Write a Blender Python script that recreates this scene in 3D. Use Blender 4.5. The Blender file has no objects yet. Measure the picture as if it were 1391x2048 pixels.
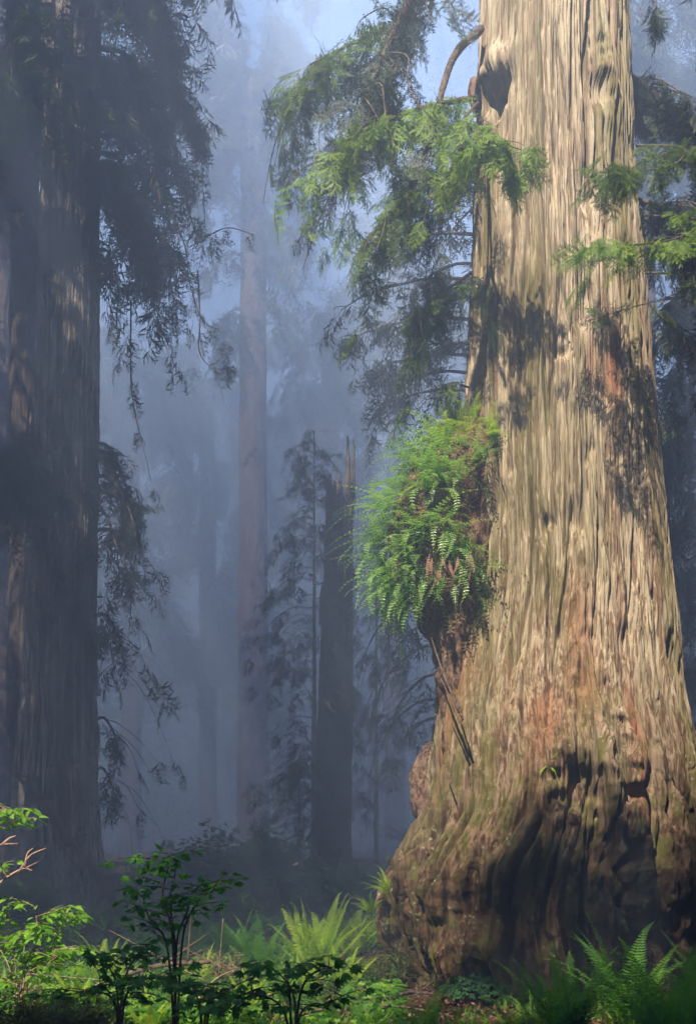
import bpy, math, random
import numpy as np
from mathutils import Vector

# ------------------------------------------------------------------ camera, sky, sun, exposure
S = bpy.context.scene
COL = S.collection
F, CX, HY, CAMZ = 2200.0, 695.5, 1690.0, 1.7      # focal length in photo pixels, centre column, horizon row, eye height

cam = bpy.data.cameras.new("camera")
cam_o = bpy.data.objects.new("camera", cam); COL.objects.link(cam_o)
cam.sensor_fit = 'HORIZONTAL'; cam.sensor_width = 36.0
cam.lens = F / 1391.0 * 36.0
cam.shift_y = (HY - 1024.0) / 1391.0
cam.clip_start = 0.1; cam.clip_end = 2000.0
cam_o.location = (0, 0, CAMZ); cam_o.rotation_euler = (math.radians(90), 0, 0)
S.camera = cam_o

SUN_EL, SUN_AZ = 50.0, 24.0                        # elevation, and how far behind-left of the viewer it stands
ce, se = math.cos(math.radians(SUN_EL)), math.sin(math.radians(SUN_EL))
SD = np.array([math.sin(math.radians(SUN_AZ)) * ce, math.cos(math.radians(SUN_AZ)) * ce, -se])   # the way sunlight travels

W = bpy.data.worlds.new("World"); S.world = W; W.use_nodes = True
wn = W.node_tree
sky = wn.nodes.new('ShaderNodeTexSky'); sky.sky_type = 'NISHITA'; sky.sun_disc = False
sky.sun_elevation = math.radians(SUN_EL); sky.sun_rotation = math.atan2(-SD[0], -SD[1])
sky.air_density = 1.3; sky.dust_density = 0.0; sky.ozone_density = 5.0
wn.nodes['Background'].inputs['Strength'].default_value = 0.085
wn.links.new(sky.outputs[0], wn.nodes['Background'].inputs['Color'])

sun = bpy.data.lights.new("sun", 'SUN'); sun.energy = 5.0; sun.angle = math.radians(0.5)
sun.color = (1.0, 0.89, 0.72)
sun_o = bpy.data.objects.new("sun", sun); COL.objects.link(sun_o)
sun_o.location = (-20, -40, 60)
sun_o.rotation_euler = Vector(SD).to_track_quat('-Z', 'Y').to_euler()

S.view_settings.view_transform = 'Standard'; S.view_settings.look = 'None'
S.view_settings.exposure = 4.0; S.view_settings.gamma = 1.0
S.view_settings.use_curve_mapping = False
S.render.engine = 'CYCLES'
cy = S.cycles
cy.max_bounces = 5; cy.diffuse_bounces = 3; cy.glossy_bounces = 1; cy.transmission_bounces = 3
cy.volume_bounces = 0; cy.transparent_max_bounces = 4
cy.use_denoising = True
cy.denoising_input_passes = 'RGB'
try: cy.denoiser = 'OPENIMAGEDENOISE'
except Exception: pass
cy.caustics_reflective = False; cy.caustics_refractive = False
HAZE_DENSITY = 0.029

# ------------------------------------------------------------------ helpers
def at(px, py, Y):
    return np.array([(px - CX) / F * Y, Y, CAMZ + (HY - py) / F * Y])

def sstep(a, b, x):
    t = np.clip((x - a) / (b - a), 0, 1); return t * t * (3 - 2 * t)

_pr = np.random.RandomState(7)
_PERM = np.concatenate([_pr.permutation(256)] * 3).astype(np.int64)
_G = _pr.normal(size=(256, 3)); _G /= np.linalg.norm(_G, axis=1)[:, None]
def perlin(x, y, z, seed=0):
    x = np.asarray(x, float) + seed * 17.31; y = np.asarray(y, float) + seed * 5.77; z = np.asarray(z, float) + seed * 9.13
    xi, yi, zi = np.floor(x), np.floor(y), np.floor(z)
    fx, fy, fz = x - xi, y - yi, z - zi
    xi = xi.astype(np.int64) & 255; yi = yi.astype(np.int64) & 255; zi = zi.astype(np.int64) & 255
    u, v, w = [f * f * f * (f * (f * 6 - 15) + 10) for f in (fx, fy, fz)]
    out = 0
    for a in (0, 1):
        for b in (0, 1):
            for c in (0, 1):
                h = _PERM[_PERM[_PERM[xi + a] + yi + b] + zi + c]
                g = _G[h]
                d = g[..., 0] * (fx - a) + g[..., 1] * (fy - b) + g[..., 2] * (fz - c)
                out = out + d * (u if a else 1 - u) * (v if b else 1 - v) * (w if c else 1 - w)
    return out * 1.6

def ground_z(x, y):
    x = np.asarray(x, float); y = np.asarray(y, float)
    return (0.95 * sstep(24, 46, y) + 0.10 * np.sin(x * 0.55 + 1.3) * np.sin(y * 0.43) * sstep(8, 12, y)
            + 0.05 * np.sin(x * 1.7 + y * 1.1) - 0.05)

def new_mesh(name, V, faces, mat, parent=None, smooth=True, attrs=None):
    V = np.ascontiguousarray(V, dtype=np.float32)
    if not isinstance(faces, (list, tuple)): faces = [faces]
    faces = [np.asarray(f, dtype=np.int32) for f in faces if len(f)]
    me = bpy.data.meshes.new(name)
    me.vertices.add(len(V)); me.vertices.foreach_set('co', V.ravel())
    nl = sum(f.size for f in faces); nf = sum(len(f) for f in faces)
    me.loops.add(nl); me.loops.foreach_set('vertex_index', np.concatenate([f.ravel() for f in faces]))
    tot = np.concatenate([np.full(len(f), f.shape[1], np.int32) for f in faces])
    start = np.concatenate([[0], np.cumsum(tot)[:-1]]).astype(np.int32)
    me.polygons.add(nf); me.polygons.foreach_set('loop_start', start)
    me.polygons.foreach_set('use_smooth', np.full(nf, bool(smooth)))
    me.update(calc_edges=True)
    for k, a in (attrs or {}).items():
        at_ = me.attributes.new(k, 'FLOAT', 'POINT'); at_.data.foreach_set('value', np.asarray(a, np.float32).ravel())
    me.materials.append(mat)
    o = bpy.data.objects.new(name, me); COL.objects.link(o)
    if parent is not None: o.parent = parent
    return o

def tag(o, label=None, cat=None, group=None, kind=None):
    for k, v in (('label', label), ('category', cat), ('group', group), ('kind', kind)):
        if v: o[k] = v
    return o

def thing(name, label, cat, loc=(0, 0, 0), group=None):
    o = bpy.data.objects.new(name, None); o.empty_display_size = 0.3; COL.objects.link(o)
    o.location = tuple(float(v) for v in loc)
    return tag(o, label, cat, group)

def put(o, root):
    """parent an object whose mesh is in world coordinates under root, which stands at its base"""
    o.parent = root
    o.location = tuple(-v for v in root.location)
    return o

def norm(v):
    v = np.asarray(v, float); return v / (np.linalg.norm(v, axis=-1, keepdims=True) + 1e-9)

class Acc:
    """collects pieces of geometry that become one mesh"""
    def __init__(s): s.v = []; s.q = []; s.t = []; s.a = []; s.n = 0
    def add(s, V, Q=None, T=None, tint=0.5):
        V = np.asarray(V, float).reshape(-1, 3)
        s.v.append(V); s.a.append(np.broadcast_to(np.asarray(tint, float), (len(V),)))
        if Q is not None and len(Q): s.q.append(np.asarray(Q) + s.n)
        if T is not None and len(T): s.t.append(np.asarray(T) + s.n)
        s.n += len(V)
    def many(s, V0, Q0, T0, M, O, tint=0.5, tint0=None):
        """M (N,3,3) O (N,3): copies of a template"""
        N, n = len(O), len(V0)
        if N == 0: return
        V = np.einsum('nij,vj->nvi', M, V0) + O[:, None, :]
        tt = np.broadcast_to(np.asarray(tint, float), (N,))[:, None] + (np.zeros(n) if tint0 is None else tint0)[None, :]
        off = (np.arange(N) * n)[:, None, None]
        s.add(V.reshape(-1, 3), None if Q0 is None else (np.asarray(Q0)[None] + off).reshape(-1, 4),
              None if T0 is None else (np.asarray(T0)[None] + off).reshape(-1, 3), tt.ravel())
    def build(s, name, mat, parent=None, smooth=True):
        f = []
        if s.q: f.append(np.concatenate(s.q))
        if s.t: f.append(np.concatenate(s.t))
        return new_mesh(name, np.concatenate(s.v), f, mat, parent, smooth, {'tint': np.concatenate(s.a)})

def tube(acc, P, R, nseg=8, tint=0.5, lump=0.0, seed=1, cap=True):
    P = np.asarray(P, float); n = len(P)
    R = np.broadcast_to(np.asarray(R, float), (n,))
    T = norm(np.gradient(P, axis=0))
    up = np.array([0.13, 0.2, 1.0]) if abs(T[0][2]) < 0.8 else np.array([1.0, 0.2, 0.1])
    A = norm(np.cross(T, up)); B = np.cross(T, A)
    th = np.linspace(0, 2 * math.pi, nseg, endpoint=False)
    ring = A[:, None, :] * np.cos(th)[None, :, None] + B[:, None, :] * np.sin(th)[None, :, None]
    rr = R[:, None] * np.ones(nseg)[None]
    if lump:
        Q = P[:, None, :] + ring * 0.3
        rr = rr * (1 + lump * perlin(Q[..., 0] * 4, Q[..., 1] * 4, Q[..., 2] * 2, seed))
    V = P[:, None, :] + ring * rr[..., None]
    i = np.arange(n - 1)[:, None] * nseg; j = np.arange(nseg)[None]; j2 = (j + 1) % nseg
    Q = np.stack([i + j, i + j2, i + nseg + j2, i + nseg + j], -1).reshape(-1, 4)
    V = V.reshape(-1, 3); Tt = []
    if cap:
        V = np.concatenate([V, P[:1], P[-1:]]); a, b = n * nseg, n * nseg + 1
        Tt = [(a, int(j2_), int(j_)) for j_, j2_ in zip(j[0], j2[0])] + [(b, (n - 1) * nseg + int(j_), (n - 1) * nseg + int(j2_)) for j_, j2_ in zip(j[0], j2[0])]
    acc.add(V, Q, Tt, tint)

def path(pts, n=24):
    """smooth curve through a few points (Catmull-Rom)"""
    p = np.asarray(pts, float)
    p = np.concatenate([[2 * p[0] - p[1]], p, [2 * p[-1] - p[-2]]])
    m = len(p) - 3; t = np.linspace(0, m - 1e-6, n); k = t.astype(int); u = (t - k)[:, None]
    a, b, c, d = p[k], p[k + 1], p[k + 2], p[k + 3]
    return 0.5 * (2 * b + (c - a) * u + (2 * a - 5 * b + 4 * c - d) * u ** 2 + (-a + 3 * b - 3 * c + d) * u ** 3)

def frames(D, N, scale=1.0):
    """rotation matrices whose x axis is D and z axis is near N"""
    D = norm(D); Y = norm(np.cross(N, D)); Z = np.cross(D, Y)
    M = np.stack([D, Y, Z], -1)
    return M * np.asarray(scale, float).reshape(-1, 1, 1)

# ------------------------------------------------------------------ materials
def mat_base(name):
    m = bpy.data.materials.new(name); m.use_nodes = True
    nt = m.node_tree; nt.nodes.clear()
    out = nt.nodes.new('ShaderNodeOutputMaterial')
    return m, nt, out
def nd(nt, t, **kw):
    n = nt.nodes.new(t)
    for k, v in kw.items():
        if k in n.inputs.keys(): n.inputs[k].default_value = v
        else: setattr(n, k, v)
    return n
def mixc(nt, fac, a, b, blend='MIX'):
    n = nt.nodes.new('ShaderNodeMix'); n.data_type = 'RGBA'; n.blend_type = blend
    for sock, v in ((0, fac), (6, a), (7, b)):
        if hasattr(v, 'is_linked') or hasattr(v, 'links'): nt.links.new(v, n.inputs[sock])
        elif sock == 0: n.inputs[0].default_value = v
        else: n.inputs[sock].default_value = (*v, 1) if len(v) == 3 else v
    return n.outputs[2]
def ramp(nt, src, a, b, lo=0.0, hi=1.0):
    n = nt.nodes.new('ShaderNodeMapRange'); n.inputs[1].default_value = a; n.inputs[2].default_value = b
    n.inputs[3].default_value = lo; n.inputs[4].default_value = hi; n.interpolation_type = 'SMOOTHSTEP'
    nt.links.new(src, n.inputs[0]); return n.outputs[0]
def noise(nt, vec, scale, detail=4, rough=0.6, dist=0.0):
    n = nt.nodes.new('ShaderNodeTexNoise'); n.inputs['Scale'].default_value = scale
    n.inputs['Detail'].default_value = detail; n.inputs['Roughness'].default_value = rough; n.inputs['Distortion'].default_value = dist
    nt.links.new(vec, n.inputs['Vector']); return n.outputs['Fac']
def mul(nt, a, b, op='MULTIPLY'):
    n = nt.nodes.new('ShaderNodeMath'); n.operation = op
    for i, v in enumerate((a, b)):
        if hasattr(v, 'links'): nt.links.new(v, n.inputs[i])
        else: n.inputs[i].default_value = v
    return n.outputs[0]
def stretched(nt, sx, sy, sz, off=(0, 0, 0)):
    tc = nt.nodes.new('ShaderNodeTexCoord'); mp = nt.nodes.new('ShaderNodeMapping')
    mp.inputs['Scale'].default_value = (sx, sy, sz); mp.inputs['Location'].default_value = off
    nt.links.new(tc.outputs['Object'], mp.inputs['Vector']); return mp.outputs[0], tc.outputs['Object']

def leaf_material(name, c1, c2, trans=0.35, rough=0.5, spec=0.35, tcol=None):
    m, nt, out = mat_base(name)
    a = nd(nt, 'ShaderNodeAttribute', attribute_name='tint')
    vec, obj = stretched(nt, 1, 1, 1)
    nz = noise(nt, obj, 9.0, 2)
    f = mul(nt, a.outputs['Fac'], mul(nt, mul(nt, nz, 0.5, 'SUBTRACT'), 0.7), 'ADD')
    c = mixc(nt, ramp(nt, f, 0.0, 1.0), c1, c2)
    p = nd(nt, 'ShaderNodeBsdfPrincipled'); p.inputs['Roughness'].default_value = rough
    p.inputs['Specular IOR Level'].default_value = spec
    nt.links.new(c, p.inputs['Base Color'])
    t = nd(nt, 'ShaderNodeBsdfTranslucent')
    tc = mixc(nt, 1.0, c, tcol or (1.25, 1.25, 0.6), 'MULTIPLY'); nt.links.new(tc, t.inputs['Color'])
    mx = nd(nt, 'ShaderNodeMixShader'); mx.inputs[0].default_value = trans
    nt.links.new(p.outputs[0], mx.inputs[1]); nt.links.new(t.outputs[0], mx.inputs[2]); nt.links.new(mx.outputs[0], out.inputs[0])
    return m

def bark_material(name, pale, brown, red, moss=0.3, lichen=0.2, giant=False, stretch=0.09, bump=0.5):
    m, nt, out = mat_base(name)
    v1, obj = stretched(nt, 1, 1, stretch)
    v2, _ = stretched(nt, 1, 1, stretch * 2.2, (3, 1, 5))
    sep = nd(nt, 'ShaderNodeSeparateXYZ'); nt.links.new(obj, sep.inputs[0]); z = sep.outputs[2]
    big = noise(nt, v1, 2.2, 4, 0.6, 0.1)
    mid = noise(nt, v1, 12.0, 7, 0.72, 0.0)
    fine = noise(nt, v2, 30.0, 5, 0.72)
    c = mixc(nt, ramp(nt, mid, 0.45, 0.56), brown, pale)
    c = mixc(nt, mul(nt, ramp(nt, fine, 0.50, 0.60), 0.75), c, tuple(min(1, 1.45 * x) for x in pale))
    c = mixc(nt, mul(nt, ramp(nt, big, 0.52, 0.68), 0.7), c, red)
    # dark weather streaks
    st = noise(nt, v2, 14.0, 3, 0.6)
    c = mixc(nt, mul(nt, ramp(nt, st, 0.57, 0.66), 0.5), c, tuple(0.4 * x for x in brown))
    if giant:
        c = mixc(nt, mul(nt, ramp(nt, z, 5.5, 10.5), 0.5), c, mixc(nt, ramp(nt, mid, 0.43, 0.56), (0.30, 0.22, 0.14), (0.64, 0.55, 0.40)))  # paler cream upwards: the glow on the upper trunk put into the colour
        # warm brown, less bleached wood towards the base, darkened further for canopy shade
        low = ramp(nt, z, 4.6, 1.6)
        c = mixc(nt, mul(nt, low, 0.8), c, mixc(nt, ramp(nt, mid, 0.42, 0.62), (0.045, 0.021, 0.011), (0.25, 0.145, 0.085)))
    # green algae in long runs
    al = noise(nt, v1, 3.1, 3, 0.55, 0.1)
    c = mixc(nt, mul(nt, ramp(nt, al, 0.50, 0.66), moss), c, (0.17, 0.155, 0.04))
    if giant:
        ma = nd(nt, 'ShaderNodeAttribute', attribute_name='moss')
        mf = mul(nt, ma.outputs['Fac'], ramp(nt, noise(nt, v2, 11.0, 5, 0.7), 0.36, 0.58))
        c = mixc(nt, mul(nt, mf, 0.85), c, mixc(nt, fine, (0.075, 0.06, 0.014), (0.22, 0.19, 0.05)))
        ra = nd(nt, 'ShaderNodeAttribute', attribute_name='raw')
        c = mixc(nt, mul(nt, mul(nt, ra.outputs['Fac'], ramp(nt, mid, 0.38, 0.52)), 0.85), c, (0.33, 0.115, 0.05))
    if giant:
        base_shade = mul(nt, ramp(nt, z, 2.5, 0.9), ramp(nt, noise(nt, v1, 3.0, 4, 0.6), 0.34, 0.56))  # canopy shade over the foot, painted into the bark colour
        c = mixc(nt, mul(nt, base_shade, 0.8), c, mixc(nt, ramp(nt, mid, 0.42, 0.60), (0.022, 0.011, 0.006), (0.12, 0.062, 0.034)))
    iso = noise(nt, obj, 3.4, 5, 0.65); iso2 = noise(nt, obj, 17.0, 4, 0.7); iso3 = noise(nt, obj, 55.0, 2, 0.6)
    if giant:
        mm = mul(nt, mul(nt, ramp(nt, iso, 0.46, 0.60), ramp(nt, z, 4.3, 2.2)), ramp(nt, iso2, 0.40, 0.56))
        c = mixc(nt, mul(nt, mm, 0.85), c, mixc(nt, iso3, (0.05, 0.055, 0.012), (0.17, 0.17, 0.045)))
        ll = mul(nt, mul(nt, ramp(nt, iso2, 0.57, 0.66), ramp(nt, noise(nt, obj, 1.9, 3), 0.48, 0.6)), ramp(nt, z, 6.5, 2.6, 0.35, 1.0))
        c = mixc(nt, mul(nt, ll, 0.8), c, (0.40, 0.43, 0.27))
    else:
        ll = mul(nt, ramp(nt, iso2, 0.58, 0.68), lichen)
        c = mixc(nt, ll, c, (0.36, 0.38, 0.28))
    p = nd(nt, 'ShaderNodeBsdfPrincipled'); p.inputs['Roughness'].default_value = 0.9; p.inputs['Specular IOR Level'].default_value = 0.12
    nt.links.new(c, p.inputs['Base Color'])
    hsum = mul(nt, mul(nt, mid, 0.6), mul(nt, mul(nt, fine, 0.35), mul(nt, iso3, 0.15), 'ADD'), 'ADD')
    b = nd(nt, 'ShaderNodeBump'); b.inputs['Strength'].default_value = bump; b.inputs['Distance'].default_value = 0.05
    nt.links.new(hsum, b.inputs['Height']); nt.links.new(b.outputs[0], p.inputs['Normal'])
    nt.links.new(p.outputs[0], out.inputs[0])
    return m

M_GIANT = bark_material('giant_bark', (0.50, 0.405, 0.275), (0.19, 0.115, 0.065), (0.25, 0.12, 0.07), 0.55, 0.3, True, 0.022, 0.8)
M_BURL = bark_material('burl_bark', (0.24, 0.15, 0.10), (0.085, 0.045, 0.028), (0.17, 0.075, 0.045), 0.15, 0.1, False, 0.4)
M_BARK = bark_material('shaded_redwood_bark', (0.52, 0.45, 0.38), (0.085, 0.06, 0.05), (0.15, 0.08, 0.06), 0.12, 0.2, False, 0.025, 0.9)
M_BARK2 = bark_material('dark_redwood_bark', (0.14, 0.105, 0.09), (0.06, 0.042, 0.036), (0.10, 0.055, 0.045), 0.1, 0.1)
M_SNAG = bark_material('snag_wood', (0.20, 0.16, 0.13), (0.075, 0.06, 0.05), (0.11, 0.07, 0.05), 0.2, 0.3)
M_TWIG = bark_material('twig_bark', (0.16, 0.12, 0.09), (0.08, 0.055, 0.04), (0.12, 0.07, 0.05), 0.25, 0.2, False, 0.5)
M_PINK = bark_material('peeled_twig', (0.50, 0.33, 0.26), (0.34, 0.20, 0.14), (0.42, 0.22, 0.16), 0.05, 0.1, False, 0.4)
M_SPLINT = bark_material('splintered_wood', (0.42, 0.33, 0.21), (0.27, 0.18, 0.10), (0.3, 0.17, 0.1), 0.1, 0.1, False, 0.12)
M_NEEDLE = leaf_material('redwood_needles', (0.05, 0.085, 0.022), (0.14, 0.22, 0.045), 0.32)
M_NEEDLE2 = leaf_material('sunlit_redwood_needles', (0.11, 0.20, 0.03), (0.32, 0.46, 0.07), 0.40)  # lit copy of the needles, sunlight put into the colour
M_DARKN = leaf_material('shaded_redwood_needles', (0.024, 0.036, 0.018), (0.05, 0.07, 0.026), 0.2)  # darker copy for branches in shade, the shade is in the colour
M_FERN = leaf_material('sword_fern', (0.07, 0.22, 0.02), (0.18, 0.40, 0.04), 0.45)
M_FERNL = leaf_material('sunlit_sword_fern', (0.28, 0.46, 0.025), (0.50, 0.64, 0.06), 0.5)  # yellow-green fern with its sunlit brightness put into the colour
M_POLY = leaf_material('leather_fern', (0.15, 0.34, 0.06), (0.40, 0.60, 0.18), 0.38, 0.33, 0.6)
M_DEAD = leaf_material('dead_frond', (0.17, 0.075, 0.04), (0.36, 0.20, 0.13), 0.2, 0.7, 0.1, (1, 0.9, 0.8))
M_MAPLE = leaf_material('vine_maple_leaf', (0.03, 0.13, 0.02), (0.10, 0.31, 0.03), 0.45)
M_BERRY = leaf_material('salmonberry_leaf', (0.10, 0.28, 0.02), (0.28, 0.52, 0.05), 0.48)
M_HUCK = leaf_material('huckleberry_leaf', (0.035, 0.07, 0.015), (0.17, 0.19, 0.04), 0.35)
M_OXAL = leaf_material('clover_leaf', (0.022, 0.075, 0.022), (0.05, 0.14, 0.04), 0.3)
M_GRASS = leaf_material('undergrowth_leaf', (0.09, 0.24, 0.025), (0.30, 0.52, 0.06), 0.47)
M_MISTY = leaf_material('misty_bush_leaf', (0.06, 0.13, 0.03), (0.14, 0.25, 0.05), 0.4)
M_LITTER = leaf_material('fallen_leaf', (0.10, 0.045, 0.025), (0.36, 0.20, 0.13), 0.1, 0.8, 0.1, (1, 0.9, 0.8))

def ground_material():
    m, nt, out = mat_base('forest_floor')
    tc = nd(nt, 'ShaderNodeTexCoord'); o = tc.outputs['Object']
    a, b, d = noise(nt, o, 0.7, 4), noise(nt, o, 14, 5, 0.7), noise(nt, o, 60, 3, 0.7)
    c = mixc(nt, ramp(nt, b, 0.35, 0.65), (0.045, 0.022, 0.013), (0.15, 0.075, 0.045))
    c = mixc(nt, mul(nt, ramp(nt, d, 0.58, 0.7), 0.6), c, (0.30, 0.17, 0.11))
    c = mixc(nt, mul(nt, ramp(nt, a, 0.45, 0.6), 0.7), c, mixc(nt, b, (0.02, 0.04, 0.01), (0.07, 0.12, 0.025)))
    p = nd(nt, 'ShaderNodeBsdfPrincipled'); p.inputs['Roughness'].default_value = 0.95; p.inputs['Specular IOR Level'].default_value = 0.1
    nt.links.new(c, p.inputs['Base Color'])
    bp = nd(nt, 'ShaderNodeBump'); bp.inputs['Strength'].default_value = 0.8; bp.inputs['Distance'].default_value = 0.06
    nt.links.new(mul(nt, b, mul(nt, d, 0.4), 'ADD'), bp.inputs['Height']); nt.links.new(bp.outputs[0], p.inputs['Normal'])
    nt.links.new(p.outputs[0], out.inputs[0]); return m
M_GROUND = ground_material()

# ------------------------------------------------------------------ ground
def build_ground():
    ys = np.concatenate([np.linspace(-190, 4, 40), np.linspace(4.2, 24, 170), np.linspace(24.5, 60, 70), np.linspace(62, 250, 40)])
    xs = np.concatenate([np.linspace(-200, -13, 40), np.linspace(-12, 12, 180), np.linspace(13, 200, 40)])
    X, Y = np.meshgrid(xs, ys)
    Z = ground_z(X, Y) + 0.05 * perlin(X * 1.3, Y * 1.3, 0 * X, 3) + 0.025 * perlin(X * 4.5, Y * 4.5, 0 * X, 4)
    n, k = X.shape
    i = np.arange(n - 1)[:, None] * k + np.arange(k - 1)[None]
    Q = np.stack([i, i + 1, i + k + 1, i + k], -1).reshape(-1, 4)
    o = new_mesh('ground', np.stack([X, Y, Z], -1).reshape(-1, 3), Q, M_GROUND)
    tag(o, kind='structure')
build_ground()

# ------------------------------------------------------------------ where the sun comes through the canopy
def sunlit_gap(P, seed=11):
    """True for canopy leaves that would stand in the openings the sun comes through (onto the giant's trunk, the burl
    ferns, one sword fern and the shrub by the path)"""
    P = np.asarray(P, float)
    t = (13.6 - P[:, 1]) / SD[1]
    H = P + SD * t[:, None]; x, z = H[:, 0], H[:, 2]
    wob = 0.30 * perlin(x * 0.9, z * 0.9, 0 * x, seed)
    lo = 1.75 + 0.5 * np.sin(x * 1.4) - 0.5 * (x < 1.6)
    trunk = (x > 0.55 + wob) & (x < 4.6 + wob) & (z > lo + wob) & (z < 30)
    burl = (x > -0.5 + wob) & (x < 1.7) & (z > 3.9 + wob) & (z < 7.9 + wob)
    limb = (x > -0.3) & (x < 2.0) & (z > 7.9) & (z < 10.6 + wob)
    tg = (P[:, 2] - 0.5) / SE_; G = P + SD * tg[:, None]
    gx, gy = G[:, 0], G[:, 1]
    def ell(cx, cy, rx, ry): return ((gx - cx) / rx) ** 2 + ((gy - cy) / ry) ** 2 < 1 + wob
    spots = ((gx > -4.8) & (gx < 0.35 + wob) & (gy > 10.25 + wob) & (gy < 14.0 + wob)) | ell(-2.8, 10.4, 1.1, 1.1) | ell(0.55, 12.3, 0.5, 0.4) | ell(2.7, 10.9, 1.2, 0.45) | ell(3.4, 11.1, 0.3, 0.35)
    t2 = (25.8 - P[:, 1]) / SD[1]; K = P + SD * t2[:, None]; kx, kz = K[:, 0], K[:, 2]
    fl = perlin(kx * 0.8, kz * 0.30, 0 * kx, seed + 3)
    left = (kx > -7.75 - kz * -0.02) & (kx < -6.3 + 0.5 * wob) & (((kz > 8.5) & (kz < 13.5)) | ((kz > 2.0) & (kz < 6.5)) | ((kz > 15) & (kz < 18))) & (fl > 0.27)
    return ((t > 0.6) & (trunk | burl | limb)) | ((tg > 1) & spots)
SE_ = se

# ------------------------------------------------------------------ redwood foliage
def shoot_template(pairs, nl, nw, rng):
    """one flat needle-covered shoot, length 1 along x"""
    V, T = [], []
    def tri(a, b, c): k = len(V); V.extend([a, b, c]); T.append((k, k + 1, k + 2))
    tri((0, -0.012, 0), (0, 0.012, 0), (1, 0, 0))
    for i in range(pairs):
        s = 0.06 + 0.92 * i / (pairs - 1); l = nl * (1 - 0.45 * abs(s - 0.45) / 0.55)
        for sg in (-1, 1):
            z = rng.uniform(-0.25, 0.35) * l; f = rng.uniform(0.35, 0.7)
            tri((s - nw / 2, 0, 0), (s + nw / 2, 0, 0), (s + f * l, sg * l, z))
    return np.array(V), np.array(T)

def spray_template(lod, seed):
    """a drooping flat spray, length 1 along x; lod 0 with needles, 1 with kite shaped shoots, 2 coarse"""
    rng = np.random.RandomState(seed); acc = Acc()
    n = (13, 11, 5)[lod]
    st = [shoot_template(9, 0.20, 0.085, rng) for _ in range(3)]
    kV = np.array([(0, 0, 0), (0.45, 0.13, 0.03), (1, 0, 0), (0.4, -0.13, 0.03)], float); kQ = np.array([(0, 1, 2, 3)])
    def put_shoot(o, d, nrm, L, tint):
        M = frames(np.array([d]), np.array([nrm]), L)
        if lod == 0:
            V0, T0 = st[rng.randint(3)]; acc.many(V0, None, T0, M, np.array([o]), tint)
        else:
            V0 = kV * (1, (1, 0.62, 1.7)[lod], 1); acc.many(V0, kQ, None, M, np.array([o]), tint)
    def axis(s): return np.array([s, 0.06 * math.sin(s * 5 + seed), -0.28 * s * s])
    for i in range(n):
        s = 0.12 + 0.86 * i / (n - 1)
        o = axis(s); sg = 1 if (i + seed) % 2 else -1
        ang = math.radians(rng.uniform(38, 68)); L = (0.46 * (1 - 0.62 * s) + 0.10) * rng.uniform(0.7, 1.2)
        d = norm(np.array([math.cos(ang), sg * math.sin(ang), -0.25 - rng.uniform(0, 0.45)]))
        nrm = np.array([rng.uniform(-.3, .3), rng.uniform(-.3, .3), 1])
        tint = rng.uniform(0.0, 0.6) + 0.35 * s
        put_shoot(o, d, nrm, L, tint)
        if lod < 2:
            for k in range(2):
                for s2 in (-1, 1):
                    u = 0.3 + 0.35 * k + rng.uniform(-.1, .1)
                    a2 = ang * sg + s2 * math.radians(rng.uniform(35, 60))
                    d2 = norm(np.array([math.cos(a2), math.sin(a2), -0.3 - rng.uniform(0, 0.5)]))
                    put_shoot(o + d * L * u, d2, nrm, L * rng.uniform(0.35, 0.6), tint + rng.uniform(-.1, .25))
    put_shoot(axis(0.97), norm(np.array([1, 0, -0.5])), np.array([0, 0.2, 1]), 0.22, 0.8)
    # the little axis itself
    P = np.array([axis(s) for s in np.linspace(0, 1, 6)]); w = 0.008
    V = np.concatenate([P + (0, w, 0), P - (0, w, 0)]); k = np.arange(5)
    acc.add(V, np.stack([k, k + 1, k + 7, k + 6], -1), None, 0.0)
    V = np.concatenate(acc.v); Q = np.concatenate(acc.q) if acc.q else None; T = np.concatenate(acc.t) if acc.t else None
    return V, Q, T, np.concatenate(acc.a)
SPRAYS = [[spray_template(l, 10 * l + i) for i in range(5)] for l in range(3)]

def add_sprays(acc, O, D, N, L, lod, rng, tint=0.0):
    k = rng.randint(0, 5, len(O)); tint = np.broadcast_to(tint, (len(O),))
    M = frames(D, N, L)
    for i in range(5):
        m = k == i
        V, Q, T, a = SPRAYS[lod][i]
        acc.many(V, Q, T, M[m], O[m], tint[m], a)

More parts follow.
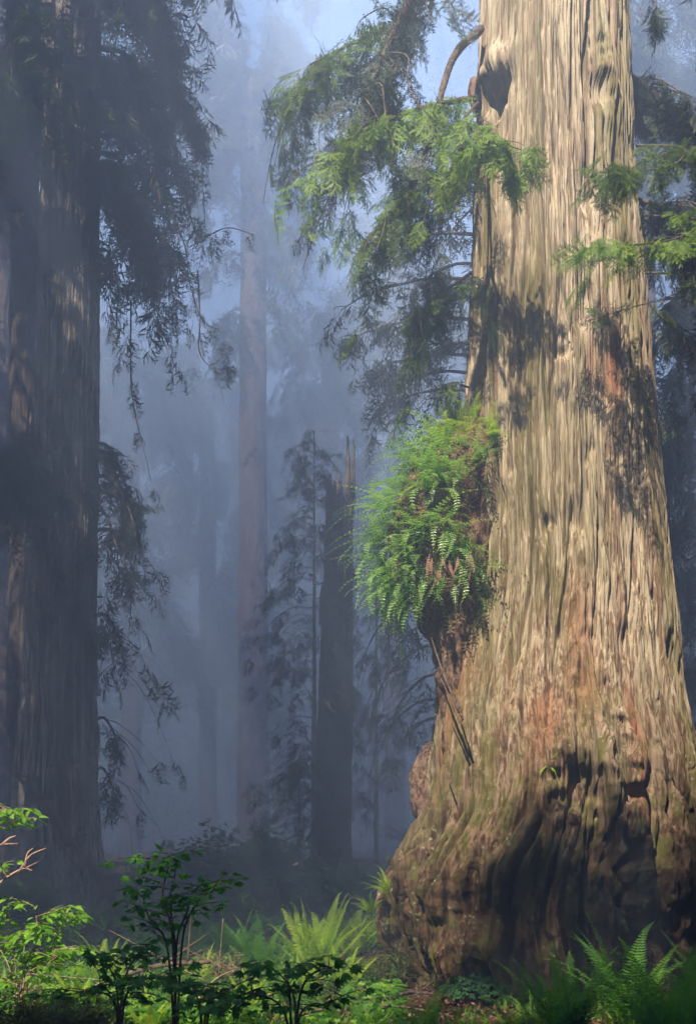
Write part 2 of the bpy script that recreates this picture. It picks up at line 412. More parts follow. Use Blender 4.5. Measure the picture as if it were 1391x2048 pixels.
def limb(root, pts, r0, r1, n, lmin, lmax, lod, rng, mat=None, droop=0.6, start=0.2, tint=(-.15, .15), twig=None, spread=1.0, filt=False, name='branch', sub=0):
    """one branch of a tree: a woody tube with a foliage sub-part"""
    P = path(pts, 26); a = Acc()
    tube(a, P, np.linspace(r0, r1, len(P)), 7, 0.5, 0.25, rng.randint(99))
    Tn = norm(np.gradient(P, axis=0))
    subs = []
    for k in range(sub):                                   # side twigs
        i = int(len(P) * rng.uniform(max(start, .1), 0.92)); sd = norm(np.cross(Tn[i], (0, 0, 1))) * rng.choice([-1, 1])
        L = rng.uniform(0.5, 1.1) * lmax * 1.6
        q = [P[i]]
        for s in (0.4, 0.75, 1.0):
            q.append(P[i] + (Tn[i] * 0.55 + sd * spread) * L * s + np.array([0, 0, -droop * 1.1 * L * s * s]) + rng.normal(size=3) * 0.05 * L)
        Ps = path(q, 12); tube(a, Ps, np.linspace(r1 * 1.1, r1 * 0.35, 12), 4, 0.4); subs.append(Ps)
    b = a.build(name, twig or M_TWIG); put(b, root)
    if n:
        fa = Acc()
        allP = [P[int(start * len(P)):]] * max(1, sub // 2 + 1) + subs
        allP = np.concatenate([p for p in allP]); allT = np.concatenate([norm(np.gradient(p, axis=0)) for p in ([P[int(start * len(P)):]] * max(1, sub // 2 + 1) + subs)])
        i = rng.randint(0, len(allP), n)
        O = allP[i] + rng.normal(size=(n, 3)) * 0.02
        sd = norm(np.cross(allT[i], (0, 0, 1.0))) * rng.choice([-1, 1], n)[:, None]
        D = allT[i] * rng.uniform(0.1, 0.9, n)[:, None] + sd * rng.uniform(0.2, 1.0, n)[:, None] * spread
        D[:, 2] -= droop * rng.uniform(0.2, 1.3, n)
        D += rng.normal(size=(n, 3)) * 0.18
        N = np.array([0, 0, 1.0]) + rng.normal(size=(n, 3)) * 0.35
        L = rng.uniform(lmin, lmax, n)
        if filt:
            m = ~sunlit_gap(O + norm(D) * L[:, None] * 0.5); O, D, N, L = O[m], D[m], N[m], L[m]; n = len(O)
        if n:
            add_sprays(fa, O, D, N, L, lod, rng, rng.uniform(tint[0], tint[1], n))
            f = fa.build('foliage', mat or M_NEEDLE, b, smooth=False)
    return b

def pxpath(*pts): return [at(*p) for p in pts]

# ------------------------------------------------------------------ the giant redwood
TY = 15.0                                              # depth of the giant's axis
prof = np.array([  # photo row, left edge, right edge
    (-3600, 985, 1215), (-1500, 972, 1225), (-300, 958, 1246), (0, 955, 1250), (100, 954, 1253), (200, 950, 1256), (300, 948, 1261), (400, 945, 1267), (500, 943, 1277), (600, 940, 1287),
    (700, 935, 1294), (800, 930, 1304), (900, 928, 1313), (1000, 928, 1321), (1100, 926, 1331), (1200, 918, 1343), (1300, 892, 1352),
    (1400, 876, 1362), (1450, 871, 1373), (1500, 868, 1390), (1550, 864, 1405), (1600, 855, 1418), (1650, 838, 1428), (1700, 803, 1440), (1750, 775, 1452),
    (1800, 760, 1462), (1850, 764, 1468), (1900, 778, 1472), (1950, 790, 1476), (2060, 790, 1480)], float)
PZ = CAMZ + (HY - prof[:, 0]) / F * TY
PCX = ((prof[:, 1] + prof[:, 2]) / 2 - CX) / F * TY
PW = (prof[:, 2] - prof[:, 1]) / 2 / F * TY

def trunk_axis(z):
    return np.interp(z, PZ[::-1], PCX[::-1]), np.interp(z, PZ[::-1], PW[::-1])

def build_giant_trunk(root):
    th = np.concatenate([np.linspace(-1.85, 1.85, 600, endpoint=False), np.linspace(1.85, 2 * math.pi - 1.85, 110, endpoint=False)])
    zs = np.concatenate([np.linspace(-0.5, 13.6, 1080), np.linspace(13.75, 37, 110)])
    TH, Z = np.meshgrid(th, zs)
    cx, w = trunk_axis(zs); cx, w = cx[:, None], w[:, None]
    # smooth the profile's corners
    k = np.exp(-np.linspace(-2, 2, 61) ** 2); k /= k.sum()
    w = np.convolve(np.pad(w[:, 0], 30, mode='edge'), k, 'valid')[:, None]; cx = np.convolve(np.pad(cx[:, 0], 30, mode='edge'), k, 'valid')[:, None]
    R = w * np.ones_like(TH)
    base = sstep(4.2, 0.8, Z)
    x, y = np.cos(TH) * 1.3, np.sin(TH) * 1.3
    wp = perlin(x * 1.1, y * 1.1, Z * 0.35, 1) * (0.05 + 0.16 * base); wq = perlin(x * 1.1, y * 1.1, Z * 0.35, 2) * (0.05 + 0.16 * base)
    xw, yw = x + wp, y + wq
    hw1 = 0.05 * perlin(x * 3.2, y * 3.2, Z * 2.2, 18) + 0.05 * perlin(x * 8, y * 8, Z * 5, 19); hw2 = 0.14 * perlin(x * 3, y * 3, Z * 2, 20)
    def feat(px, py, sx, sy, amp, skew=0.0):
        z0 = CAMZ + (HY - py) / F * 13.4
        c, ww = trunk_axis(z0); X0 = (px - CX) / F * 13.6
        s0 = np.clip((X0 - c) / ww, -0.97, 0.97); t0 = math.asin(s0)
        st = sx / F * 13.6 / ww / max(0.35, math.cos(t0)); sz = sy / F * 13.4
        dt = TH + hw1 - t0 - skew * (Z - z0); dt = (dt + math.pi) % (2 * math.pi) - math.pi
        return amp * np.exp(-0.5 * (dt / st) ** 2 - 0.5 * ((Z + hw2 - z0) / sz) ** 2)
    flute = perlin(xw * 1.5, yw * 1.5, Z * 0.16, 3)
    R += 0.10 * flute * (0.6 + 1.1 * base)
    # buttress that comes forward at the foot, ending in a steep lip
    dth = TH - np.interp(Z, [0, 2.0, 3.4, 6], [0.27, 0.24, 0.20, 0.05])
    but = np.exp(-0.5 * ((TH + 0.30) / 0.46) ** 2) * (1 - sstep(-0.03, 0.06, dth)) * sstep(4.4, 2.1, Z)
    R += 0.55 * but
    R += 0.20 * np.exp(-0.5 * ((TH - 0.12) / 0.10) ** 2) * (1 - sstep(-0.03, 0.05, dth)) * sstep(3.8, 2.9, Z) * sstep(1.0, 2.2, Z)
    R += feat(1140, 1600, 22, 50, -0.55) + feat(1112, 1560, 16, 18, -0.18) + feat(1168, 1690, 16, 70, -0.50) + feat(1205, 1720, 10, 190, -0.40) + feat(1000, 1830, 50, 40, -0.35)
    R += feat(1110, 1880, 26, 60, -0.16) + feat(940, 1800, 30, 50, -0.12) + feat(1060, 1760, 30, 26, -0.12)
    R += feat(1290, 1600, 60, 160, 0.10) + feat(1170, 1330, 34, 140, 0.07) + feat(1185, 1230, 12, 90, -0.05) + feat(1130, 1250, 12, 200, -0.07)
    R += feat(1035, 1960, 24, 60, 0.12) + feat(1085, 1950, 16, 50, 0.10) + feat(880, 1900, 40, 80, 0.14)
    # cavity under a knot near the top, and a healed limb scar
    R += feat(1005, 12, 20, 22, 0.16) + feat(1001, 76, 15, 24, -0.30) + feat(1001, 120, 8, 26, -0.12)
    R += feat(1205, 95, 15, 80, -0.16, -0.10) + feat(1228, 60, 16, 70, 0.14, -0.10) + feat(1222, 165, 18, 30, 0.08)
    R += feat(1010, 480, 22, 120, 0.07) + feat(1050, 520, 14, 150, -0.06) + feat(1130, 670, 12, 12, -0.08) + feat(1092, 1030, 10, 9, -0.08) + feat(1180, 880, 9, 12, -0.06)
    R += feat(985, 460, 12, 150, -0.06, 0.05) + feat(1215, 700, 24, 50, -0.05)
    R += -0.24 * base * (1 - sstep(0, 0.30, np.abs(perlin(xw * 2.6 + 3, yw * 2.6, Z * 0.30, 17)))) * sstep(3.4, 1.4, Z)
    # knobbly lower wood
    iso = perlin(xw * 2.6, yw * 2.6, Z * 0.8, 5); iso2 = perlin(xw * 6, yw * 6, Z * 2.2, 6)
    R += base * (0.08 * iso + 0.045 * iso2 - 0.17 * (1 - sstep(0, .26, np.abs(perlin(xw * 4.6, yw * 4.6, Z * 0.45, 16)))) + 0.03 * perlin(xw * 12, yw * 12, Z * 8, 26))
    # bark: ridges and furrows running up the trunk
    r1 = np.abs(perlin(xw * 4.6, yw * 4.6, Z * 0.26, 7)); r2 = np.abs(perlin(xw * 11.5, yw * 11.5, Z * 0.34, 8)); r3 = np.abs(perlin(xw * 27, yw * 27, Z * 0.9, 9))
    R += -0.11 * (1 - sstep(0, 0.15, r1)) - 0.05 * (1 - sstep(0, 0.18, r2)) - 0.028 * (1 - sstep(0, 0.2, r3)) + 0.02 * r3
    R += 0.011 * perlin(xw * 42, yw * 42, Z * 3.5, 10) + 0.014 * perlin(xw * 13, yw * 13, Z * 2.6, 12) * (0.5 + base)
    R += 0.014 * np.abs(perlin(xw * 16, yw * 16, Z * 12, 13)) * base
    # torn plates: small downward steps
    saw = (Z * 1.1 + 2.2 * perlin(xw * 5, yw * 5, Z * 0.5, 14)) % 1.0
    R += 0.012 * (1 - saw) * sstep(0.05, 0.4, perlin(xw * 3, yw * 3, Z * 0.8, 15))
    X = cx + R * np.sin(TH); Y = TY - R * np.cos(TH)
    n, k = TH.shape
    i = np.arange(n - 1)[:, None] * k; j = np.arange(k)[None]; j2 = (j + 1) % k
    Q = np.stack([i + j, i + j2, i + k + j2, i + k + j], -1).reshape(-1, 4)
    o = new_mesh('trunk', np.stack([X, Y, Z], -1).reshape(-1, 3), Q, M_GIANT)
    def band(px, py0, py1, sp, pxe=None):
        z0, z1 = [CAMZ + (HY - q) / F * 13.4 for q in (py1, py0)]
        f = np.clip((Z - z0) / (z1 - z0), 0, 1); pq = (pxe if pxe is not None else px) + (px - (pxe if pxe is not None else px)) * f
        c_, w_ = trunk_axis(zs); s0 = np.clip(((pq - CX) / F * 13.6 - c_[:, None]) / w_[:, None], -.97, .97); st = sp / F * 13.6 / w_[:, None] / np.sqrt(1 - s0 ** 2)
        return np.exp(-0.5 * ((TH - np.arcsin(s0)) / st) ** 2) * sstep(z0 - .5, z0 + .3, Z) * (1 - sstep(z1 - .3, z1 + .5, Z))
    moss = np.clip(band(1062, 480, 1220, 34, 1095) + band(985, 100, 900, 16, 985) + .8 * band(1010, 900, 1420, 26, 960) + .8 * band(930, 1250, 1640, 14, 880) + .5 * band(1180, 700, 1150, 40, 1190) + .7 * band(1120, 1150, 1450, 22, 1160), 0, 1)
    raw = np.clip(band(1238, 640, 760, 14) + band(1245, 1400, 1640, 14, 1255) + .8 * band(1085, 1400, 1480, 22) + .7 * band(1190, 660, 720, 8) + .7 * band(940, 1280, 1500, 12, 900) + .6 * band(1155, 1180, 1420, 20), 0, 1)
    for nm, a in (('moss', moss), ('raw', raw)):
        q = o.data.attributes.new(nm, 'FLOAT', 'POINT'); q.data.foreach_set('value', a.astype(np.float32).ravel())
    return put(o, root)

def lump(name, root, rows, Y, depth, mat, seed, amp=0.12, px0=None):
    """a burl: rings stacked through photo rows (row, left edge, right edge), depth = front-back half size relative to width"""
    rows = np.array(rows, float); r = np.linspace(rows[0, 0], rows[-1, 0], 90)
    l = np.interp(r, rows[:, 0], rows[:, 1]); rr = np.interp(r, rows[:, 0], rows[:, 2])
    k = np.ones(7) / 7; sm = lambda a: np.convolve(np.pad(a, 3, mode='edge'), k, 'valid')
    l, rr = sm(l), sm(rr)
    th = np.linspace(0, 2 * math.pi, 110, endpoint=False)
    cxp = ((l + rr) / 2 - CX) / F * Y; hw = np.maximum((rr - l) / 2, 0.5) / F * Y; z = CAMZ + (HY - r) / F * Y
    X = cxp[:, None] + hw[:, None] * np.cos(th); YY = Y - (hw * depth)[:, None] * np.sin(th); Z = z[:, None] + 0 * th
    nx, ny = np.cos(th)[None], -np.sin(th)[None]
    d = amp * (perlin(X * 2, YY * 2, Z * 2, seed) + 0.55 * perlin(X * 5, YY * 5, Z * 4, seed + 1) + 0.35 * perlin(X * 13, YY * 13, Z * 8, seed + 2))
    X = X + nx * d; YY = YY + ny * d
    V = np.stack([X, YY, Z], -1).reshape(-1, 3); n, kk = X.shape
    i = np.arange(n - 1)[:, None] * kk; j = np.arange(kk)[None]; j2 = (j + 1) % kk
    Q = np.stack([i + j, i + kk + j, i + kk + j2, i + j2], -1).reshape(-1, 4)
    V = np.concatenate([V, [V[:kk].mean(0)], [V[-kk:].mean(0)]]); a, b = n * kk, n * kk + 1
    T = [(a, jj, (jj + 1) % kk) for jj in range(kk)] + [(b, (n - 1) * kk + (jj + 1) % kk, (n - 1) * kk + jj) for jj in range(kk)]
    return put(new_mesh(name, V, [Q, np.array(T)], mat), root)

giant = thing('giant_redwood', 'massive sunlit redwood with swollen mossy foot and a fern-covered burl', 'tree', (2.9, TY, 0))
build_giant_trunk(giant)
BURL = [(845, 925, 950), (880, 880, 1000), (950, 815, 985), (1020, 780, 980), (1100, 768, 975), (1160, 786, 980), (1210, 818, 985), (1250, 842, 990), (1300, 862, 980), (1380, 874, 975), (1470, 880, 960), (1540, 900, 930)]
lump('burl', giant, BURL, 14.6, 1.0, M_BURL, 21)
lump('burl', giant, [(1478, 868, 880), (1510, 838, 900), (1560, 824, 905), (1610, 824, 905), (1640, 832, 900), (1680, 850, 890), (1720, 870, 885)], 15.4, 0.9, M_BURL, 31, 0.07)
lump('burl', giant, [(1135, 1318, 1330), (1160, 1310, 1344), (1190, 1310, 1353), (1220, 1312, 1352), (1250, 1320, 1340), (1265, 1328, 1334)], 15.3, 0.9, M_BURL, 41, 0.04)
lump('burl', giant, [(160, 940, 960), (185, 936, 975), (205, 937, 975), (230, 945, 965)], 14.9, 1.0, M_BURL, 44, 0.03)
# splintered slivers of wood leaning along the burl's neck
for pts, r in (([(862, 1275, 14.0), (885, 1345, 13.6), (918, 1425, 13.25)], 0.034), ([(897, 1345, 13.5), (912, 1395, 13.35), (925, 1440, 13.2)], 0.03), ([(885, 1520, 13.7), (893, 1545, 13.6), (902, 1568, 13.5)], 0.02), ([(880, 1355, 13.6), (905, 1410, 13.35), (920, 1445, 13.2)], 0.022)):
    a = Acc(); P = path(pxpath(*pts), 10); tube(a, P, np.linspace(r * 0.25, r * .6, 10), 6, 0.5, 0.5, 3); put(a.build('splinter', M_TWIG if r > .03 else M_BURL), giant)

rg = np.random.RandomState(5)
# hanging limbs, shaded ones first
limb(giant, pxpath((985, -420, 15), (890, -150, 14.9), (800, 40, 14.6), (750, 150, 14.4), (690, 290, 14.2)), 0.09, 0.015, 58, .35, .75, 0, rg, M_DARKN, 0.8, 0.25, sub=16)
limb(giant, pxpath((975, -330, 15.2), (900, -120, 15.5), (830, 20, 15.6), (760, 60, 15.6), (660, 110, 15.6), (570, 190, 15.4)), 0.06, 0.012, 62, .35, .75, 0, rg, M_NEEDLE, 0.55, 0.3, sub=14)
limb(giant, pxpath((960, 58, 14.6), (912, 105, 14.2), (884, 180, 14.0), (858, 290, 13.9), (800, 400, 13.8), (745, 470, 13.8)), 0.06, 0.012, 42, .3, .62, 0, rg, M_NEEDLE, 0.7, 0.45, sub=10)
limb(giant, pxpath((955, 195, 14.4), (890, 205, 14.0), (810, 225, 13.8), (730, 270, 13.8), (630, 345, 13.9)), 0.04, 0.008, 54, .28, .55, 0, rg, M_NEEDLE2, 0.6, 0.1, sub=12)
limb(giant, pxpath((955, 205, 14.2), (930, 240, 13.2), (970, 275, 12.8), (1045, 300, 12.7)), 0.025, 0.006, 60, .22, .42, 0, rg, M_NEEDLE2, 0.45, 0.25, sub=8)
limb(giant, pxpath((958, 240, 14.1), (920, 290, 13.5), (905, 330, 13.3), (890, 370, 13.3)), 0.02, 0.006, 26, .25, .42, 0, rg, M_NEEDLE2, 0.7, 0.2, sub=5)
limb(giant, pxpath((955, 300, 15.4), (900, 340, 15.6), (850, 430, 15.7), (870, 520, 15.7)), 0.03, 0.008, 20, .35, .6, 0, rg, M_DARKN, 0.9, 0.05, sub=8)
limb(giant, pxpath((950, 540, 14.9), (905, 570, 14.6), (860, 600, 14.5), (820, 670, 14.5)), 0.025, 0.007, 40, .28, .5, 0, rg, M_NEEDLE, 0.7, 0.15, sub=6)
limb(giant, pxpath((938, 775, 14.6), (905, 765, 14.4), (880, 785, 14.3)), 0.015, 0.006, 7, .2, .35, 0, rg, M_NEEDLE, 0.5, 0.2)
limb(giant, pxpath((1255, 150, 15.4), (1310, 190, 15.5), (1370, 230, 15.4), (1450, 330, 15.2)), 0.05, 0.012, 100, .35, .7, 0, rg, M_DARKN, 0.7, 0.02, sub=14)
limb(giant, pxpath((1268, 400, 15.2), (1330, 420, 15.3), (1380, 470, 15.2), (1440, 560, 15.2)), 0.05, 0.012, 90, .35, .65, 0, rg, M_DARKN, 0.8, 0.05, sub=12)
limb(giant, pxpath((1272, 290, 14.7), (1365, 295, 13.8), (1345, 330, 13.1), (1265, 342, 12.9), (1195, 345, 12.8)), 0.016, 0.005, 44, .25, .48, 0, rg, M_NEEDLE, 0.35, 0.03, sub=9)
limb(giant, pxpath((1280, 430, 14.7), (1400, 440, 13.9), (1355, 475, 13.1), (1265, 490, 12.8), (1170, 498, 12.7)), 0.016, 0.005, 42, .25, .46, 0, rg, M_NEEDLE2, 0.32, 0.03, sub=10)
limb(giant, pxpath((1288, 545, 14.7), (1400, 550, 14.0), (1345, 590, 13.1), (1260, 615, 12.8), (1175, 642, 12.7)), 0.013, 0.004, 15, .2, .4, 0, rg, M_NEEDLE, 0.4, 0.03, sub=8)
limb(giant, pxpath((1292, 600, 15.0), (1330, 640, 14.9), (1370, 660, 14.9), (1420, 690, 14.8)), 0.02, 0.005, 14, .3, .5, 0, rg, M_DARKN, 1.2, 0.3, sub=9)
limb(giant, pxpath((1260, -160, 14.8), (1290, -60, 14.2), (1310, 0, 14.0), (1310, 30, 14.0)), 0.02, 0.006, 8, .25, .4, 0, rg, M_DARKN, 1.0, 0.7)
# the crown above the picture
def crown(root, x, y, z0, z1, r0, n, rng, mat=M_DARKN, lod=2, size=(1.2, 2.2), filt=True, r1=1.2):
    z = z0 + (z1 - z0) * rng.uniform(0, 1, n) ** 0.9
    rad = (r0 + (r1 - r0) * ((z - z0) / (z1 - z0)) ** 1.2) * np.sqrt(rng.uniform(0.05, 1, n)); ph = rng.uniform(0, 6.283, n)
    O = np.stack([x + rad * np.cos(ph), y + rad * np.sin(ph), z - 0.10 * rad], -1)
    cl = perlin(O[:, 0] * .35, O[:, 1] * .35, O[:, 2] * .35, rng.randint(50)); m = cl > -0.22
    D = np.stack([np.cos(ph), np.sin(ph), -0.35 - rng.uniform(0, .7, n)], -1) + rng.normal(size=(n, 3)) * 0.3
    N = np.array([0, 0, 1.0]) + rng.normal(size=(n, 3)) * 0.35
    L = rng.uniform(size[0], size[1], n); Dn = norm(D)
    if filt:
        sd = np.cross(Dn, norm(N))
        for f, g in ((0, 0), (.4, 0), (.75, 0), (1, 0), (.5, .35), (.5, -.35)): m &= ~sunlit_gap(O + Dn * (L * f)[:, None] + sd * (L * g)[:, None])
    O, D, N, L = O[m], D[m], N[m], L[m]; n = len(O)
    a = Acc(); add_sprays(a, O, D, N, L, lod, rng, rng.uniform(-.2, .2, n))
    return put(a.build('crown', mat, None, False), root)
crown(giant, 2.9, TY, 19.5, 39, 5.0, 1000, rg, lod=1)

# ------------------------------------------------------------------ other trunks
def plain_trunk(root, rows, Y, zbase, ztop, mat, seed, ncol=150, nrow=300, bark=1.0, name='trunk', jag=None):
    rows = np.array(rows, float)
    z = np.concatenate([np.linspace(zbase - 0.5, CAMZ + (HY + 40) / F * Y, nrow), np.linspace(CAMZ + (HY + 60) / F * Y, ztop, 30)]) if ztop > CAMZ + (HY + 80) / F * Y else np.linspace(zbase - 0.5, ztop, nrow)
    pr = HY - (z - CAMZ) * F / Y
    l = np.interp(pr, rows[:, 0], rows[:, 1]); r = np.interp(pr, rows[:, 0], rows[:, 2])
    k = np.ones(15) / 15; sm = lambda a: np.convolve(np.pad(a, 7, mode='edge'), k, 'valid')
    l, r = sm(l), sm(r)
    cx = ((l + r) / 2 - CX) / F * Y; w = (r - l) / 2 / F * Y
    over = np.clip(z - (CAMZ + HY / F * Y), 0, None); w = w * np.clip(1 - over / (ztop - CAMZ - HY / F * Y + 12), 0.25, 1) if ztop > CAMZ + HY / F * Y else w
    th = np.linspace(0, 2 * math.pi, ncol, endpoint=False)
    TH, Z = np.meshgrid(th, z); w, cx = w[:, None], cx[:, None]
    m = float(w.max()); x, y = np.cos(TH) * m, np.sin(TH) * m
    R = w * (1 + 0.07 * perlin(x * 1.6, y * 1.6, Z * 0.15, seed))
    R = R - bark * 0.05 * (1 - sstep(0, .25, np.abs(perlin(x * 4.5, y * 4.5, Z * 0.35, seed + 1)))) - bark * 0.03 * (1 - sstep(0, .25, np.abs(perlin(x * 11, y * 11, Z * 0.8, seed + 2))))
    R = R + bark * 0.02 * perlin(x * 20, y * 20, Z * 3, seed + 3)
    base = sstep(3.0, 0.0, Z - zbase); R = R + base * 0.10 * m * perlin(x * 2.2, y * 2.2, Z * .3, seed + 4)
    if jag is not None:
        top = jag(TH)[-1:, :]; Z = zbase - 0.5 + (Z - zbase + 0.5) * (top - zbase + 0.5) / (ztop - zbase + 0.5)
    X = cx + R * np.sin(TH); YY = Y - R * np.cos(TH)
    V = np.stack([X, YY, Z], -1).reshape(-1, 3); n, kk = TH.shape
    i = np.arange(n - 1)[:, None] * kk; j = np.arange(kk)[None]; j2 = (j + 1) % kk
    Q = np.stack([i + j, i + j2, i + kk + j2, i + kk + j], -1).reshape(-1, 4)
    return put(new_mesh(name, V, Q, mat), root)

def drooping(root, px, py, Y, dpx, drop, n, lod, rng, mat, size, r=0.05, dy=None, droop=0.9, sub=5):
    """a branch that leaves the trunk at (px,py), runs dpx photo pixels sideways and hangs down by drop pixels"""
    dy = rng.uniform(-1.6, 1.2) if dy is None else dy
    p = [at(px, py, Y), at(px + dpx * .4, py + drop * .12 - 10, Y + dy * .5), at(px + dpx * .8, py + drop * .45, Y + dy), at(px + dpx, py + drop, Y + dy * 1.1)]
    return limb(root, p, r, r * .2, n, size[0], size[1], lod, rng, mat, droop, 0.08, sub=sub)

r2 = np.random.RandomState(12)
lt = thing('shaded_redwood', 'dark furrowed redwood draped with hanging foliage, standing in shade in the mist', 'tree', (at(105, 1830, 27)[0], 27, 0))
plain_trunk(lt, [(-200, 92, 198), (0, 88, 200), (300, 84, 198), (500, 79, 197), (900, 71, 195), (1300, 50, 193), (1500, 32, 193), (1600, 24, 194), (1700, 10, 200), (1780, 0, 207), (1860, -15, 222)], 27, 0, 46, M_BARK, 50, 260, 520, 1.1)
for i in range(20):
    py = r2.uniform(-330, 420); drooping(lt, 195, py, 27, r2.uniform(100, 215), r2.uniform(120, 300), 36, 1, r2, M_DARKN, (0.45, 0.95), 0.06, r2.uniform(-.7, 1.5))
for i in range(8):
    py = r2.uniform(-200, 620); drooping(lt, 195, py, 27, r2.uniform(30, 110), r2.uniform(100, 260), 22, 1, r2, M_DARKN, (0.6, 1.1), 0.04)
for py, d, dr, n in ((885, 75, 190, 24), (900, 60, 150, 18), (950, 90, 180, 16), (1020, 50, 140, 14), (1060, 80, 100, 12), (1230, 60, 110, 16), (1260, 40, 90, 12), (1440, 45, 50, 14), (1540, 40, 60, 10)):
    drooping(lt, 190, py, 27, d, dr, n, 1, r2, M_DARKN, (0.5, 0.95), 0.05)
for i in range(9):
    py = r2.uniform(-300, 260); drooping(lt, 85, py, 27, -r2.uniform(50, 180), r2.uniform(60, 200), 20, 1, r2, M_DARKN, (0.5, 1.0), 0.06, r2.uniform(-1.0, 1.0))
for i in range(3):
    drooping(lt, 100, r2.uniform(-60, 100), 25.8, r2.uniform(-90, 60), r2.uniform(60, 160), 22, 1, r2, M_NEEDLE, (0.6, 1.0), 0.05, -1.3)
for i in range(6):
    drooping(lt, 70, r2.uniform(870, 950), 26, -r2.uniform(30, 110), r2.uniform(20, 90), 11, 1, r2, M_DARKN, (0.6, 1.1), 0.05, r2.uniform(-2, -1))
for i in range(3):
    drooping(lt, 80, 945 + 15 * i, 25.7, r2.uniform(10, 45), r2.uniform(10, 40), 4, 1, r2, M_DARKN, (0.5, 0.8), 0.04, -0.8)
# bare hanging strands
for pts in ([(330, 330, 26.5), (345, 420, 26.5), (372, 500, 26.5), (378, 560, 26.5), (405, 640, 26.5), (440, 660, 26.5)], [(300, 300, 26), (325, 430, 26), (333, 520, 26), (325, 640, 26)], [(370, 400, 26), (400, 470, 26), (455, 455, 26), (510, 470, 26)],
            [(262, 600, 26), (262, 760, 26), (275, 850, 26), (290, 890, 26)], [(240, 1000, 26), (250, 1120, 26), (262, 1190, 26), (258, 1260, 26)], [(395, 540, 26.3), (400, 640, 26.3), (398, 700, 26.3), (420, 730, 26.3), (455, 705, 26.3)]):
    limb(lt, pxpath(*pts), 0.022, 0.008, 6, .3, .6, 1, r2, M_DARKN, 1.2, 0.2, sub=3)
crown(lt, at(140, 0, 27)[0], 27, 31, 48, 9.5, 1500, r2, size=(1.5, 2.6), r1=3)

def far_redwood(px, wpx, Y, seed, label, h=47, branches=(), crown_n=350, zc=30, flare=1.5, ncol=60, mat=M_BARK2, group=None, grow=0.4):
    z0 = float(ground_z(0, Y)); rng = np.random.RandomState(seed)
    root = thing('misty_redwood', label, 'tree', (at(px, 0, Y)[0], Y, z0), group)
    yb = HY - (z0 - CAMZ) * F / Y; h2 = wpx / 2
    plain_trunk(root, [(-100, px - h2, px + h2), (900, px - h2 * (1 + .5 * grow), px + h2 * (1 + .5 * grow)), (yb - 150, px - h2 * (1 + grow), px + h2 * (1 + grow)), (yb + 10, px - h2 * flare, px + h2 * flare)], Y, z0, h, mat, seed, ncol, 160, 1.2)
    for (y0, y1, k, reach, n, size) in branches:
        for i in range(k):
            sg = rng.choice([-1, 1]); d = sg * rng.uniform(.45, 1) * reach
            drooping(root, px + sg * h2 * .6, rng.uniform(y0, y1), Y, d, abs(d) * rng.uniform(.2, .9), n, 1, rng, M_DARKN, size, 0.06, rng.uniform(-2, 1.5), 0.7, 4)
    if crown_n: crown(root, at(px, 0, Y)[0], Y, zc, h + 1, 6.0, crown_n * 2, rng, lod=1, size=(1.2, 2.0), r1=3)
    return root
hid2 = far_redwood(142, 44, 50, 59, 'unseen redwood added behind the draped redwood, its crown keeping sun off the fog-veiled trunk', 58, (), 0, group='redwoods round about outside the frame')  # added out of sight so its crown shades the far trunk
crown(hid2, at(142, 0, 50)[0], 50, 49, 60, 10, 900, np.random.RandomState(6), lod=1, size=(1.2, 2.2), r1=3)
hid = far_redwood(1150, 60, 38, 60, 'unseen redwood added behind the draped redwood, its crown keeping sun off the fog-veiled trunk', 51, (), 0, group='redwoods round about outside the frame')  # hidden tree added to block the sun over the mist
crown(hid, at(1150, 0, 38)[0], 38, 41, 52, 10, 1200, np.random.RandomState(4), lod=1, size=(1.2, 2.2), r1=3)
far_redwood(50, 52, 34, 61, 'dark bare redwood trunk half hidden behind the draped shaded redwood', 46, [(150, 420, 8, 110, 22, (.8, 1.4))], 350, 30, 1.3, 110)
far_redwood(506, 46, 82, 62, 'pale fog-veiled redwood rising between the draped redwood and the giant', 59, [(-60, 330, 34, 150, 30, (1.5, 2.6)), (350, 700, 10, 90, 16, (1.3, 2.2))], 300, 51)
far_redwood(4, 44, 48, 63, 'faint misty trunk at the very edge beside the dark bare redwood', 47, [(100, 500, 6, 90, 18, (1, 2))], 300, 34)
far_redwood(1290, 34, 62, 64, 'slim fog-veiled trunk close behind the giant on its branchy side', 49, [(-50, 330, 14, 110, 22, (1.4, 2.4))], 250, 44)
far_redwood(1370, 30, 70, 65, 'faintest slim trunk beyond the giant, deep in blue mist', 49, [(-50, 400, 12, 110, 22, (1.6, 2.6))], 250, 47)
far_redwood(660, 30, 100, 66, 'barely visible redwood deep in fog above the broken snag', 49, [(100, 500, 14, 130, 22, (2.2, 3.6))], 250, 40)
far_redwood(415, 26, 112, 67, 'barely visible redwood in fog behind the hanging strands of the draped redwood', 49, [(650, 1350, 26, 130, 26, (2.2, 3.8))], 250, 42)
far_redwood(575, 24, 120, 68, 'ghostly thin redwood between the pale fog-veiled redwood and the snag', 49, [(700, 1350, 26, 140, 26, (2.4, 4.0))], 250, 42)
far_redwood(262, 30, 104, 69, 'ghostly redwood in fog just beside the draped redwood trunk', 49, [(600, 1300, 26, 130, 26, (2.2, 3.8))], 250, 40)
far_redwood(790, 30, 90, 70, 'ghostly redwood in fog just behind the burl ferns of the giant', 49, [(550, 1200, 24, 130, 22, (2.0, 3.4))], 250, 42)

